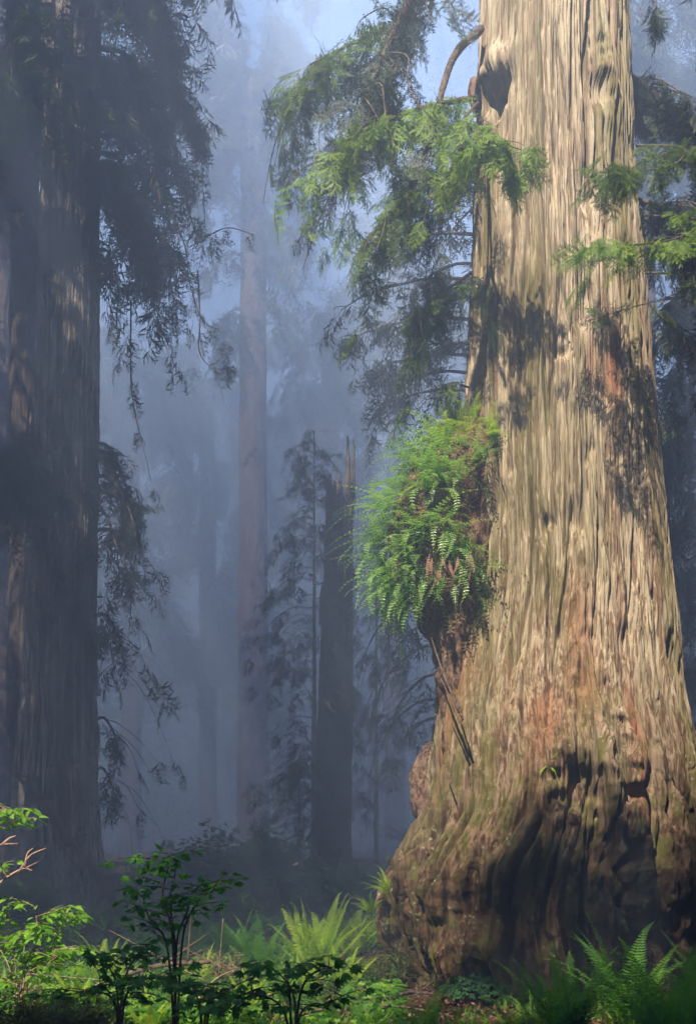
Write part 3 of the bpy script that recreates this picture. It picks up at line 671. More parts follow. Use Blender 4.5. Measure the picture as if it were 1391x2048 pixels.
# the conifer close behind the giant, its branches reaching out over the mist
bt = thing('conifer', 'thin-trunked conifer right behind the giant with flat misty branches below the fern burl', 'tree', (at(905, 0, 25)[0], 25, 0.1))
rb = np.random.RandomState(33)
plain_trunk(bt, [(-100, 985, 1020), (900, 938, 978), (1300, 880, 922), (1750, 866, 915)], 25, 0, 30, M_BARK, 71, 80, 200, 0.7)
for py, d, dr, n in ((380, -150, 40, 26), (420, -90, 90, 22), (470, -250, 60, 30), (530, -160, 70, 30), (560, -290, 60, 44), (600, -120, 40, 30), (640, -290, 50, 40), (690, -150, 60, 34), (715, -215, 20, 34), (750, -190, 20, 28), (785, -190, 20, 20),
                     (1120, -150, 70, 12), (1190, -190, 130, 14), (1240, -140, 120, 12), (1290, -160, 150, 13), (1350, -120, 120, 11), (1400, -140, 110, 11), (1440, -100, 70, 8)):
    drooping(bt, float(np.interp(py, [-100, 900, 1300, 1750], [1000, 956, 898, 888])), py, 25, d, dr, int(n * .62), 1, rb, M_DARKN, (0.4, 0.85), 0.045, rb.uniform(-1.5, 2.0), 0.5 if py < 1000 else 0.9, 7)
crown(bt, at(1000, 0, 25)[0], 25, 26, 32, 2.4, 160, rb, lod=1)

bt2 = thing('conifer', 'misty conifer beyond the giant whose drooping branches show past its bare side', 'tree', (at(1440, 0, 27)[0], 27, 0.1))
plain_trunk(bt2, [(-100, 1425, 1455), (900, 1420, 1462), (1750, 1410, 1475)], 27, 0, 30, M_BARK, 73, 70, 160, 0.7)
for i in range(20):
    py = 560 + 46 * i; drooping(bt2, 1435, py, 27, -rb.uniform(60, 135), rb.uniform(30, 130), 22 if py < 1050 else 12, 1, rb, M_DARKN, (0.6, 1.1), 0.04, rb.uniform(-1.2, 1.2), 0.7)
crown(bt2, at(1440, 0, 27)[0], 27, 27, 33, 2.4, 160, rb, lod=1)

# the broken snag
Ys = 36.0; zs0 = float(ground_z(-0.5, Ys))
snag = thing('snag', 'dark broken dead trunk with a splintered spiky top standing in the fog', 'dead tree', (at(665, 0, Ys)[0], Ys, zs0))
def snag_jag(TH):
    t = (TH + math.pi) % (2 * math.pi) - math.pi; s = np.sin(t)
    z = lambda row: CAMZ + (HY - row) / F * Ys
    n = perlin(np.cos(t) * 5, np.sin(t) * 5, 0 * t, 77)
    return np.where(s > 0.55, z(975), np.where(s > 0.1, z(1020), z(990))) + 1.3 * n + 0.6 * perlin(np.cos(t) * 16, np.sin(t) * 16, 0 * t, 78)
plain_trunk(snag, [(900, 653, 706), (1100, 648, 706), (1300, 640, 707), (1500, 631, 706), (1650, 625, 702), (1740, 618, 706)], Ys, zs0, CAMZ + (HY - 985) / F * Ys, M_SNAG, 80, 150, 300, 0.9, jag=snag_jag)
for pts, r in (([(690, 1060, 36), (695, 960, 36), (695, 872, 36)], .10), ([(700, 1040, 36), (706, 950, 36), (707, 880, 36)], .08), ([(685, 1050, 35.7), (680, 980, 35.8), (681, 948, 35.8)], .08), ([(660, 1050, 35.9), (659, 985, 36), (660, 948, 36)], .10), ([(672, 1050, 35.6), (670, 1000, 35.7), (669, 962, 35.7)], .10), ([(688, 1200, 35.35), (687, 1130, 35.35), (690, 1060, 35.4)], .05), ([(642, 1250, 36), (643, 1190, 36), (644, 1165, 36)], .05)):
    a = Acc(); P = path(pxpath(*pts), 12); tube(a, P, np.linspace(r * 1.7, r * .35, 12), 7, .5, .6, 5); put(a.build('splinter', M_SNAG), snag)

# slender misty trees and saplings
def slender(px, ptop, Y, label, nb, reach, seed, name='young_conifer', cat='tree', lean=0, r=0.11, n=12, size=(.5, .95), y0=None, left=0.5, mat=M_DARKN, droopf=(.25, .8)):
    z0 = float(ground_z(at(px, 0, Y)[0], Y)); rng = np.random.RandomState(seed)
    pb = HY - (z0 - CAMZ) * F / Y
    root = thing(name, label, cat, (at(px, 0, Y)[0], Y, z0))
    a = Acc(); P = path([at(px, pb + 10, Y), at(px + lean * .5, (pb + ptop) / 2, Y), at(px + lean, ptop, Y)], 30)
    tube(a, P, np.linspace(r, r * .12, 30), 8, .5, .1, seed); put(a.build('trunk', M_BARK), root)
    for i in range(nb):
        f = (i + rng.uniform(0, .8)) / nb; py = ptop + 6 + ((y0 or pb - 40) - ptop) * f
        sg = -1 if rng.uniform() < left else 1
        d = sg * reach * (0.18 + 0.82 * min(1, f * 2.4)) * rng.uniform(.3, 1.15)
        drooping(root, px + lean * (1 - f), py, Y, d, abs(d) * rng.uniform(*droopf), n, 1, rng, mat, size, 0.016, rng.uniform(-1.8, 1.2), rng.uniform(.3, .7), 3)
    return root
slender(628, 862, 33, 'slender young conifer with drooping branches beside the broken snag', 54, 112, 91, y0=1600, left=.62, n=7, size=(.3, .65))
slender(598, 1495, 29, 'small flat-tiered sapling standing at the foot of the broken snag', 14, 46, 92, 'conifer_sapling', 'sapling', n=9, r=.05, size=(.35, .6), droopf=(0.0, .3))
slender(752, 1060, 44, 'thin misty conifer between the snag and the giant', 22, 50, 93, y0=1650, n=6, size=(.4, .8))

# ------------------------------------------------------------------ ferns, shrubs and ground plants
def frond(acc, rng, o, az, L, el, bend, pairs, pl, tint, curl=0.0, twist=0.0, stem=0.006, fwd=0.35, kw=0.9, taper=0.75, bare=0.12):
    """one fern frond: a bending midrib with pinnae; o base, az heading, el start elevation (rad)"""
    n = 16; s = np.linspace(0, 1, n)
    e = el - bend * s ** 1.4 - curl * np.clip((s - .86) / .14, 0, 1) ** 1.2
    step = L / (n - 1)
    dx = np.cumsum(np.concatenate([[0], np.cos(e[:-1])])) * step; dz = np.cumsum(np.concatenate([[0], np.sin(e[:-1])])) * step
    az2 = az + twist * s ** 2
    P = np.stack([o[0] + dx * np.cos(az2), o[1] + dx * np.sin(az2), o[2] + dz], -1)
    T = norm(np.gradient(P, axis=0)); side = norm(np.cross(T, (0, 0, 1.0)) + 1e-6)
    side = norm(side + 0.25 * twist * np.array([0, 0, 1.0])); N = np.cross(side, T)
    w = (stem * (1 - .8 * s))[:, None]
    V = np.concatenate([P + side * w, P - side * w]); k = np.arange(n - 1)
    acc.add(V, np.stack([k, k + 1, k + n + 1, k + n], -1), None, tint + .35)
    u = np.linspace(bare, .985, pairs); i0 = np.clip((u * (n - 1)).astype(int), 0, n - 2); f = (u * (n - 1) - i0)[:, None]
    lerp = lambda A: A[i0] * (1 - f) + A[i0 + 1] * f
    p, t, sd, nm = lerp(P), norm(lerp(T)), norm(lerp(side)), norm(lerp(N))
    env = np.minimum(1, (u - bare) * 5 + .45) * np.clip(1 - u, 0.02, 1) ** taper; env /= env.max()
    l = pl * env * rng.uniform(.88, 1.08, pairs); wd = L * (1 - bare) / pairs * kw * .5 * (0.45 + .55 * env)
    kV = np.array([(0, 0, 0), (.35, 1, .0), (1, .25, -.16), (.35, -1, 0)])
    for sg in (-1, 1):
        D = norm(sd * sg + t * (fwd + rng.uniform(-.08, .08, pairs))[:, None] + nm * (0.12 + rng.uniform(-.12, .12, pairs))[:, None])
        Yx = norm(np.cross(nm, D)); Z = np.cross(D, Yx)
        V = (p[:, None] + D[:, None] * (kV[None, :, :1] * l[:, None, None]) + Yx[:, None] * (kV[None, :, 1:2] * wd[:, None, None]) + Z[:, None] * (kV[None, :, 2:] * l[:, None, None]))
        acc.add(V.reshape(-1, 3), np.arange(pairs * 4).reshape(-1, 4), None, np.repeat(tint + rng.uniform(-.1, .1, pairs), 4))

def sword_fern(x, y, L, n, seed, label, mat=M_FERN, el=(58, 85), pairs=34, group=None, curl=0.0, dead=0, az=None, bend=(.5, 1.25), name='sword_fern', pl=.085):
    rng = np.random.RandomState(seed); z = float(ground_z(x, y)) - .01
    root = thing(name, label, 'fern', (x, y, z), group)
    for k in range(n):
        a = Acc(); A = (az if az is not None else 0) + (k * 2.39996 if az is None else rng.uniform(-1.2, 1.2)) + rng.uniform(-.2, .2)
        o = np.array([math.cos(A), math.sin(A), 0]) * .035
        frond(a, rng, o, A, L * rng.uniform(.68, 1.08), math.radians(rng.uniform(*el)), rng.uniform(*bend), pairs, pl * L * rng.uniform(.85, 1.15), rng.uniform(.1, .75), curl * rng.uniform(.3, 1.2), rng.uniform(-.35, .35))
        f = a.build('frond', mat, root, False)
    for k in range(dead):
        a = Acc(); A = rng.uniform(0, 6.28)
        frond(a, rng, np.zeros(3), A, L * rng.uniform(.6, .9), math.radians(rng.uniform(5, 30)), rng.uniform(.3, .7), 22, .06 * L, rng.uniform(.2, .8), 0, 0.4)
        a.build('dead_frond', M_DEAD, root, False)
    return root

def spot(px, py_base):
    """ground point seen at this place in the photo"""
    Y = 12.0
    for _ in range(30):
        g = float(ground_z((px - CX) / F * Y, Y)); Y = 0.5 * Y + 0.5 * (CAMZ - g) * F / (py_base - HY)
    return (px - CX) / F * Y, Y

x, y = spot(632, 1968)
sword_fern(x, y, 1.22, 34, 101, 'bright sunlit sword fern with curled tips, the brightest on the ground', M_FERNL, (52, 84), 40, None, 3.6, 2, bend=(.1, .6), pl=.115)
ferns = [
    (590, 2000, .7, 18, 'small bright fern in front of the brightest fern, nearest its foot', M_FERNL, 1.5, None),
    (690, 1985, .7, 18, 'bright spreading fern between the brightest fern and the red litter', M_FERNL, 1.0, None),
    (440, 1915, .8, 16, 'hazy green fern at the edge of the misty dip', M_FERN, .5, None),
    (640, 1885, .8, 18, 'yellow-green fern peeping over from directly behind the brightest fern', M_FERNL, 1.5, None),
    (770, 1890, .6, 14, 'sunny fern close against the giant root flank', M_FERNL, 1.5, None),
    (500, 2025, .6, 16, 'sunny low fern half hidden by the broad-leaved maple', M_FERNL, .5, None),
    (390, 1990, .65, 16, 'sunny fern directly behind the tall vine maple stems', M_FERNL, .5, None),
    (150, 2030, .6, 16, 'sun-flecked fern among the dark fine-leaved bushes', M_FERNL, .5, None),
    (1065, 2120, .7, 18, 'fresh green fern at the edge of the bare soil', M_FERN, .4, None),
    (1215, 2010, .85, 14, 'dim fern behind the two tall dark ferns, touching bark', M_FERN, .3, None),
    (520, 1962, .95, 24, 'mid-green sword fern partly sunlit beside the brightest fern', M_FERN, 1.5, None),
    (470, 1935, .95, 20, 'soft green sword fern standing behind the russet twiggy shrub', M_FERN, .5, None),
    (705, 1920, .95, 22, 'yellow-green sword fern behind the brightest fern, nearer the giant', M_FERNL, 2.5, None),
    (735, 1905, .85, 18, 'yellow-green fern tucked against the giant redwood foot', M_FERNL, 1.0, None),
    (575, 2015, .6, 18, 'low lit fern under the dark maple leaves', M_FERN, .5, None),
    (735, 2070, .55, 12, 'dim green fern below the patch of red litter', M_FERN, .5, None),
    (850, 2078, .62, 12, 'small upright fern close to the round clover clump', M_FERN, .5, None),
    (660, 2075, .6, 11, 'dim fern standing between the maple and the red litter', M_FERN, .5, None),
    (910, 2085, .45, 9, 'small arching fern directly beneath the clover clump', M_FERN, .3, None),
    (215, 1985, .85, 18, 'lit fern standing behind the leafy salmonberry shrub', M_FERNL, 1.5, None),
    (330, 1940, .8, 12, 'dim fern in the shade behind the tall vine maple', M_FERN, .3, None),
    (440, 2060, .55, 12, 'sun-flecked fern low beneath the tall vine maple', M_FERNL, .3, None),
    (300, 2075, .5, 12, 'sun-flecked low fern between the salmonberry and the vine maple', M_FERNL, .3, None),
    (1130, 2095, 1.05, 28, 'lush deep green sword fern at the giant foot beside bare soil', M_FERN, .3, None),
    (1255, 2065, 1.2, 18, 'tall dark sword fern with one long upright frond against the giant', M_FERN, .2, None),
    (1350, 2120, 1.25, 28, 'big deep green sword fern at the frame corner', M_FERN, .2, None),
    (1440, 2040, 1.1, 20, 'dark sword fern half cut off at the frame edge', M_FERN, .2, None),
    (1195, 2130, .55, 10, 'small low fern in front of the two tall dark ferns', M_FERN, .2, None),
    (1280, 2140, .6, 10, 'small low fern at the bottom between the deep green ferns', M_FERN, .2, None),
    (1370, 1960, .8, 10, 'shadowy fern deep in the dark against the giant', M_FERN, .2, None),
]
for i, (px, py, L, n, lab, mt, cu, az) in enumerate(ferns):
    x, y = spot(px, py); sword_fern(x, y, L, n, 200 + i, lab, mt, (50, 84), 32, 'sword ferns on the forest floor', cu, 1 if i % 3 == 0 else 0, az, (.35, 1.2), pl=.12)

# ferns climbing the giant's left root
for i, (px, py, Y, lab) in enumerate(((775, 1760, 14.6, 'light green fern perched on top of the giant root'), (745, 1800, 14.4, 'light green fern hugging the flank of the giant root'))):
    p = at(px, py + 30, Y); rr_ = np.random.RandomState(260 + i)
    rt = thing('root_fern', lab, 'fern', p)
    for k in range(14):
        a = Acc(); frond(a, rr_, np.zeros(3), rr_.uniform(1.6, 5.0), rr_.uniform(.3, .55), math.radians(rr_.uniform(20, 80)), rr_.uniform(.4, 1.4), 22, .055, rr_.uniform(.2, .9), .3, .3); a.build('frond', M_FERNL, rt, False)
p = at(1095, 1530, 13.0)
rt = thing('root_fern', 'tiny bright fern sprouting from the giant bark above the dark hollow', 'fern', p); rr_ = np.random.RandomState(270)
for k in range(12):
    a = Acc(); frond(a, rr_, np.zeros(3), rr_.uniform(3.2, 6.2), rr_.uniform(.12, .24), math.radians(rr_.uniform(-30, 70)), rr_.uniform(.3, 1.0), 14, .035, rr_.uniform(.3, .9)); a.build('frond', M_FERNL, rt, False)

# ferns covering the burl
def burl_point(row, th):
    rows = np.array(BURL, float); l = np.interp(row, rows[:, 0], rows[:, 1]); r = np.interp(row, rows[:, 0], rows[:, 2])
    c = ((l + r) / 2 - CX) / F * 14.6; h = (r - l) / 2 / F * 14.6
    return np.array([c + h * math.cos(th), 14.6 - h * math.sin(th), CAMZ + (HY - row) / F * 14.6])
def burl_ferns(label, rows, n, seed, mat, Lr, dead=0, ths=(.9, 3.6), el=(-10, 60)):
    rng = np.random.RandomState(seed); base = burl_point(rows[0], 2.2)
    root = thing('burl_fern', label, 'fern', base); a, d = Acc(), Acc()
    for k in range(n + dead):
        for _ in range(8):
            row = rng.uniform(*rows); th = rng.uniform(*ths); tuft = float(perlin(row * .022, th * 1.7, 0.3, seed % 50))
            if tuft > -.12: break
        o = burl_point(row, th) - base
        az = math.atan2(-math.sin(th), math.cos(th)) + rng.uniform(-1.1, 1.1)
        f = (row - rows[0]) / (rows[1] - rows[0] + 1e-6)
        e = math.radians(rng.uniform(*el) - 45 * f)
        if k < n: frond(a, rng, o, az, rng.uniform(*Lr) * (1 + .55 * tuft), e, rng.uniform(.3, 1.9), 15, rng.uniform(.065, .10), rng.uniform(0, 1), 0, rng.uniform(-.9, .9), .004, .3, .62, .8, .08)
        else: frond(d, rng, o, az, rng.uniform(.2, .4), math.radians(rng.uniform(-60, -10)), rng.uniform(.6, 1.2), 11, .04, rng.uniform(0, 1), 0, rng.uniform(-1, 1), .004, .6, .8, .8, .1)
    a.build('foliage', mat, root, False)
    if dead: d.build('dead_foliage', M_DEAD, root, False)
burl_ferns('glossy leathery ferns hanging thickly all over the giant redwood burl', (905, 1195), 560, 301, M_POLY, (.26, .78), 10, (1.0, 3.9))
burl_ferns('yellower feathery fern growing on top of the burl against the trunk', (840, 905), 120, 302, M_FERNL, (.28, .5), 34, (.8, 3.8), (10, 80))
burl_ferns('long drooping fronds trailing off the lower side of the burl', (1120, 1200), 70, 303, M_POLY, (.45, .8), 0, (2.0, 3.6), (-30, 20))
# withered bunch below
rng = np.random.RandomState(310); p0 = at(915, 1120, 13.55)
wf = thing('withered_fern', 'withered pinkish brown fern bunch dangling beneath the green burl ferns', 'fern', p0); a = Acc()
for k in range(15):
    o = np.array([rng.uniform(-.35, .22), rng.uniform(-.05, .15), rng.uniform(-.12, .12)])
    frond(a, rng, o, rng.uniform(3.5, 5.8), rng.uniform(.25, .48), math.radians(rng.uniform(-80, -40)), rng.uniform(.1, .6), 12, .035, rng.uniform(.2, 1.0), 0, rng.uniform(-1, 1), .004, .9, .9)
a.build('dead_foliage', M_DEAD, wf, False)

# --- broad leaves
def maple_leaf():
    ang = np.radians([-150, -118, -95, -72, -52, -30, -14, 0, 14, 30, 52, 72, 95, 118, 150]); rad = np.array([.25, .55, .42, .85, .55, .98, .62, 1.08, .62, .98, .55, .85, .42, .55, .25])
    V = [(0, 0, 0)] + [(.5 * r * math.cos(t) + .12, .5 * r * math.sin(t), -.22 * r * r * .5 - .05 * abs(math.sin(t))) for t, r in zip(ang, rad)]
    return np.array(V), np.array([(0, i, i + 1) for i in range(1, 15)])
def ovate_leaf():
    s = np.array([0, .18, .4, .62, .82, 1.0]); w = np.array([.02, .2, .27, .2, .1, 0.0])
    V = [(a, b * sg, .12 * b - .18 * a * a) for a, b in zip(s, w) for sg in (-1, 0, 1)]
    V = np.array([(v[0], v[1], v[2] - (.05 if i % 3 == 1 else 0)) for i, v in enumerate(V)])
    Q = [(3 * i + j, 3 * i + j + 1, 3 * i + j + 4, 3 * i + j + 3) for i in range(5) for j in (0, 1)]
    return V, np.array(Q)
ML, OL = maple_leaf(), ovate_leaf()

def twig_leaves(wood, leaf, rng, P, L, kind, step, tint, tilt=.45):
    """leaves in pairs along a twig"""
    seg = np.linalg.norm(np.diff(P, axis=0), axis=1).sum(); n = max(2, int(seg / step))
    T = norm(np.gradient(P, axis=0)); idx = np.linspace(len(P) * .3, len(P) - 1, n).astype(int)
    O, D, N, S_ = [], [], [], []
    for i in idx:
        sd = norm(np.cross(T[i], (0, 0, 1.0)) + 1e-6)
        for sg in ((-1, 1) if i != idx[-1] else (-1, 1, 0)):
            d = norm(T[i] * rng.uniform(.3, .9) + sd * sg + rng.normal(size=3) * .2); d[2] = d[2] * .4 - rng.uniform(0, .6)
            O.append(P[i] + norm(d) * L * .3); D.append(d); N.append(np.array([0, 0, 1.0]) + rng.normal(size=3) * tilt); S_.append(L * rng.uniform(.65, 1.15))
    O, D, N, S_ = map(np.array, (O, D, N, S_)); M = frames(D, N, S_); t = tint + rng.uniform(-.3, .3, len(O))
    if kind == 'maple': leaf.many(ML[0], None, ML[1], M, O, t)
    else: leaf.many(OL[0], OL[1], None, M, O, t)

def shrub(name, label, cat, base, stems, seed, mat, L, kind, twigs=5, tlen=.35, step=.09, wood=M_TWIG, r=.012, tint=.5, group=None, first=.35):
    """stems: list of lists of points (world)"""
    rng = np.random.RandomState(seed); base = np.asarray(base, float); root = thing(name, label, cat, base, group); leaf = Acc()
    for pts in stems:
        w = Acc(); P = path(pts, 22); tube(w, P - base, np.linspace(r, r * .3, 22), 6, .5)
        for k in range(twigs):
            i = int(22 * (first + (1 - first) * (k + .5) / twigs)); i = min(i, 21)
            A = rng.uniform(0, 6.28); d = np.array([math.cos(A), math.sin(A) * .8, rng.uniform(.05, .5)]); l = tlen * rng.uniform(.6, 1.2)
            q = path([P[i], P[i] + d * l * .5, P[i] + d * l + np.array([0, 0, -.10 * l])], 8)
            tube(w, q - base, np.linspace(r * .45, r * .2, 8), 4, .5); twig_leaves(w, leaf, rng, q - base, L, kind, step, tint)
        twig_leaves(w, leaf, rng, P[12:] - base, L, kind, step, tint)
        w.build('stem', wood, root)
    leaf.build('foliage', mat, root, False)
    return root

def gb(px, py, Y):  # point on the ground under a photo column at depth Y
    x = (px - CX) / F * Y; return np.array([x, Y, float(ground_z(x, Y)) - .02])
b = gb(352, 0, 8.6)
shrub('vine_maple', 'tall dark vine maple sapling with layered lobed leaves', 'shrub', b,
      [[b, at(352, 1900, 8.6), at(372, 1830, 8.6), at(395, 1775, 8.5), at(470, 1760, 8.5)], [b, at(345, 1880, 8.6), at(325, 1790, 8.7), at(335, 1730, 8.7), at(290, 1715, 8.7)], [b, at(350, 1900, 8.6), at(340, 1800, 8.8), at(350, 1740, 8.9), at(330, 1700, 8.9)],
       [b, at(365, 1880, 8.5), at(400, 1800, 8.3), at(440, 1770, 8.2)], [b, at(335, 1900, 8.5), at(300, 1840, 8.3), at(285, 1790, 8.3)]], 401, M_MAPLE, .125, 'maple', 7, .26, .075)
b = gb(235, 0, 8.2)
shrub('vine_maple', 'low dark vine maple spreading in front of the sun-flecked undergrowth', 'shrub', b,
      [[b, at(235, 1990, 8.2), at(215, 1930, 8.2), at(190, 1905, 8.1)], [b, at(245, 1980, 8.2), at(275, 1910, 8.2), at(300, 1890, 8.2)], [b, at(230, 2010, 8.0), at(180, 1985, 7.9), at(140, 1990, 7.9)], [b, at(250, 2000, 7.9), at(290, 1960, 7.8), at(320, 1960, 7.8)]], 402, M_MAPLE, .13, 'maple', 8, .26, .075)
b = gb(585, 0, 7.8)
shrub('vine_maple', 'dark broad-leaved vine maple in front of the brightest fern', 'shrub', b,
      [[b, at(590, 2010, 7.8), at(560, 1950, 7.8), at(510, 1925, 7.8)], [b, at(600, 1990, 7.8), at(640, 1940, 7.8), at(680, 1945, 7.8)], [b, at(580, 2010, 7.8), at(575, 1950, 7.9), at(600, 1930, 7.9)], [b, at(570, 2030, 7.7), at(520, 1990, 7.7), at(480, 1990, 7.7)], [b, at(600, 2030, 7.7), at(650, 2010, 7.7), at(690, 1990, 7.7)]], 403, M_MAPLE, .135, 'maple', 5, .2, .085)
b = gb(410, 0, 7.6)
shrub('vine_maple', 'shadowed vine maple low between the two taller maples', 'shrub', b,
      [[b, at(410, 2030, 7.6), at(430, 1990, 7.6), at(470, 1975, 7.6)], [b, at(400, 2020, 7.6), at(380, 1980, 7.6), at(350, 1970, 7.6)], [b, at(415, 2040, 7.4), at(430, 2020, 7.4), at(440, 2010, 7.4)]], 404, M_MAPLE, .125, 'maple', 8, .24, .08)
b = gb(40, 0, 9.6)
shrub('salmonberry', 'bright sunlit leafy shrub with pinkish twigs at the frame edge', 'shrub', b,
      [[b, at(45, 1930, 9.6), at(60, 1860, 9.6), at(90, 1830, 9.6), at(150, 1835, 9.6)], [b, at(30, 1920, 9.6), at(20, 1850, 9.6), at(15, 1815, 9.6)], [b, at(50, 1940, 9.5), at(75, 1880, 9.4), at(70, 1815, 9.4)], [b, at(20, 1940, 9.6), at(-30, 1860, 9.6), at(-40, 1820, 9.6)], [b, at(60, 1950, 9.7), at(105, 1890, 9.7), at(125, 1850, 9.7)], [b, at(50, 1960, 9.4), at(100, 1925, 9.3), at(110, 1900, 9.3)]],
      405, M_BERRY, .105, 'ovate', 11, .26, .055, M_PINK, .009, .6, first=.18)
b = gb(-60, 0, 9.4)
shrub('salmonberry', 'arching sunlit spray of leaves reaching in above the bare pink twigs', 'shrub', b,
      [[b, at(-70, 1750, 9.4), at(-45, 1650, 9.4), at(10, 1620, 9.4), at(45, 1632, 9.4)], [b, at(-60, 1760, 9.4), at(-30, 1680, 9.4), at(10, 1650, 9.4), at(70, 1635, 9.4)], [b, at(-50, 1780, 9.4), at(-30, 1740, 9.4), at(0, 1730, 9.4)]], 406, M_BERRY, .095, 'ovate', 4, .2, .06, M_PINK, .01, .6, first=.6)
# bare twigs
bt_ = thing('bare_twig', 'leafless pinkish forked twig beside the arching leafy spray', 'twig', at(-30, 1800, 9.3)); o0 = np.array(bt_.location)
for pts in ([(-30, 1800, 9.3), (5, 1762, 9.3), (35, 1745, 9.3), (75, 1725, 9.3)], [(10, 1758, 9.3), (45, 1738, 9.3), (65, 1742, 9.3)], [(40, 1742, 9.3), (60, 1712, 9.3), (92, 1697, 9.3)], [(50, 1735, 9.3), (55, 1708, 9.3), (66, 1697, 9.3)], [(12, 1757, 9.3), (8, 1745, 9.3), (10, 1735, 9.3)], [(-30, 1700, 9.3), (0, 1690, 9.3), (37, 1688, 9.3)], [(5, 1690, 9.3), (18, 1678, 9.3), (32, 1672, 9.3)]):
    a = Acc(); P = path(pxpath(*pts), 10) - o0; tube(a, P, np.linspace(.012, .005, 10), 6, .5, .3); a.build('shoot', M_PINK, bt_)

def small_leaf_shrub(label, base, H, R, n, seed, mat=M_HUCK, size=(.018, .034), name='huckleberry', stems=14, wood=M_TWIG):
    rng = np.random.RandomState(seed); root = thing(name, label, 'shrub', base); w, lf = Acc(), Acc()
    tips = []
    for k in range(stems):
        A = rng.uniform(0, 6.28); rr = R * math.sqrt(rng.uniform(.02, 1)); h = H * rng.uniform(.6, 1.05) * (1 - .35 * (rr / R) ** 2)
        P = path([(0, 0, 0), (rr * .35 * math.cos(A), rr * .35 * math.sin(A), h * .5), (rr * math.cos(A), rr * math.sin(A), h)], 12); tube(w, P, np.linspace(.007, .002, 12), 5, .5)
        for j in range(6):
            i = rng.randint(4, 12); d = rng.normal(size=3); d[2] = abs(d[2]) * .4; q = path([P[i], P[i] + d * .06, P[i] + d * .13 * (R / .4)], 6); tube(w, q, np.linspace(.003, .001, 6), 4, .5); tips.append(q)
        tips.append(P[5:])
    T = np.concatenate(tips); i = rng.randint(0, len(T), n); O = T[i] + rng.normal(size=(n, 3)) * .022
    D = rng.normal(size=(n, 3)) * (1, 1, .5); N = np.array([0, 0, 1.0]) + rng.normal(size=(n, 3)) * .5
    lf.many(OL[0], OL[1], None, frames(D, N, rng.uniform(*size, n)), O, rng.uniform(0, 1, n))
    w.build('stem', wood, root); lf.build('foliage', mat, root, False); return root
x, y = spot(790, 1985); small_leaf_shrub('sparse small-leaved brownish shrub against the giant root', (x, y, ground_z(x, y)), .62, .5, 2600, 501)
x, y = spot(745, 1975); small_leaf_shrub('low yellowish small-leaved shrub between the brightest fern and the giant', (x, y, ground_z(x, y)), .45, .32, 1300, 502)
x, y = spot(440, 1985); small_leaf_shrub('russet twiggy shrub with sparse yellow leaves beside the brightest fern', (x, y, ground_z(x, y)), .55, .42, 1100, 503, M_HUCK, (.02, .036), 'huckleberry', 26, M_PINK)
b = gb(60, 0, 8.6); small_leaf_shrub('dark brown-green small-leaved bush under the bright salmonberry', b, .75, .55, 5200, 504, M_HUCK, (.02, .04), 'huckleberry', 30)
b = gb(150, 0, 8.8); small_leaf_shrub('dark fine-leaved bush between the salmonberry and the low maple', b, .62, .45, 3600, 505, M_HUCK, (.02, .038), 'huckleberry', 22)
b = gb(-10, 0, 8.0); small_leaf_shrub('dense dark bush cut off by the frame corner', b, .7, .5, 4200, 506, M_HUCK, (.02, .04), 'huckleberry', 24)
x, y = spot(880, 1990); small_leaf_shrub('tiny dim shrub at the base of the giant beside the clover clump', (x, y, ground_z(x, y)), .34, .25, 700, 507)

# the round clover-like clump
x, y = spot(962, 2010); zc = float(ground_z(x, y)); cl = thing('clover_clump', 'rounded mound of dark clover-like leaves at the giant foot', 'plant', (x, y, zc)); rng = np.random.RandomState(520); lf, sm_ = Acc(), Acc()
hv = np.array([(0, 0, 0), (.5, .42, .05), (.95, .36, -.04), (.86, 0, -.02), (.95, -.36, -.04), (.5, -.42, .05)]); hq = np.array([(0, 1, 2, 3), (0, 3, 4, 5)])
for k in range(430):
    A = rng.uniform(0, 6.28); q = math.sqrt(rng.uniform(0, 1)); rr = .48 * q; h = .34 * math.sqrt(max(.05, 1 - q * q * .9)) * rng.uniform(.82, 1.08)
    o = np.array([rr * math.cos(A) * 1.15, rr * math.sin(A), h]); nn = norm(np.array([o[0] * .9, o[1] * .9, .5]) + rng.normal(size=3) * .18)
    a0 = rng.uniform(0, 6.28); t = rng.uniform(0, 1)
    for j in range(3):
        an = a0 + j * 2.094; d = np.array([math.cos(an), math.sin(an), 0]); d = norm(d - nn * d.dot(nn)); lf.many(hv, hq, None, frames(d[None], nn[None], rng.uniform(.034, .05)), o[None], t)
    if k % 3 == 0: tube(sm_, np.array([(o[0] * .25, o[1] * .25, 0), o * .6, o]), .002, 3, .5, cap=False)
lf.build('foliage', M_OXAL, cl, False); sm_.build('stem', M_TWIG, cl)

# leaning dead pole and fallen sticks
def stick(label, pts, r0, r1, name='dead_branch', mat=M_TWIG, forks=0):
    rng = np.random.RandomState(len(label)); P = path(pxpath(*pts), 30); a = Acc(); b0 = P[0]
    root = thing(name, label, 'stick', b0)
    tube(a, P - b0, np.linspace(r0, r1, 30), 8, .5, .3, 9)
    for k in range(forks):
        i = rng.randint(6, 28); d = rng.normal(size=3) * (1, .5, 1); q = path([P[i], P[i] + d * .15, P[i] + d * .35], 6); tube(a, q - b0, np.linspace(r1, r1 * .3, 6), 5, .5)
    a.build('stick', mat, root)
stick('long dead pole leaning against the draped shaded redwood', [(258, 1845, 24), (200, 1760, 24.2), (120, 1650, 24.6), (60, 1580, 25), (18, 1535, 25.2)], .10, .045, 'leaning_pole', M_TWIG, 3)
stick('thin fallen branch arched over the ground before the snag', [(585, 1732, 30), (620, 1722, 30), (700, 1718, 30), (790, 1727, 30)], .045, .02, 'fallen_branch', M_SPLINT, 2)
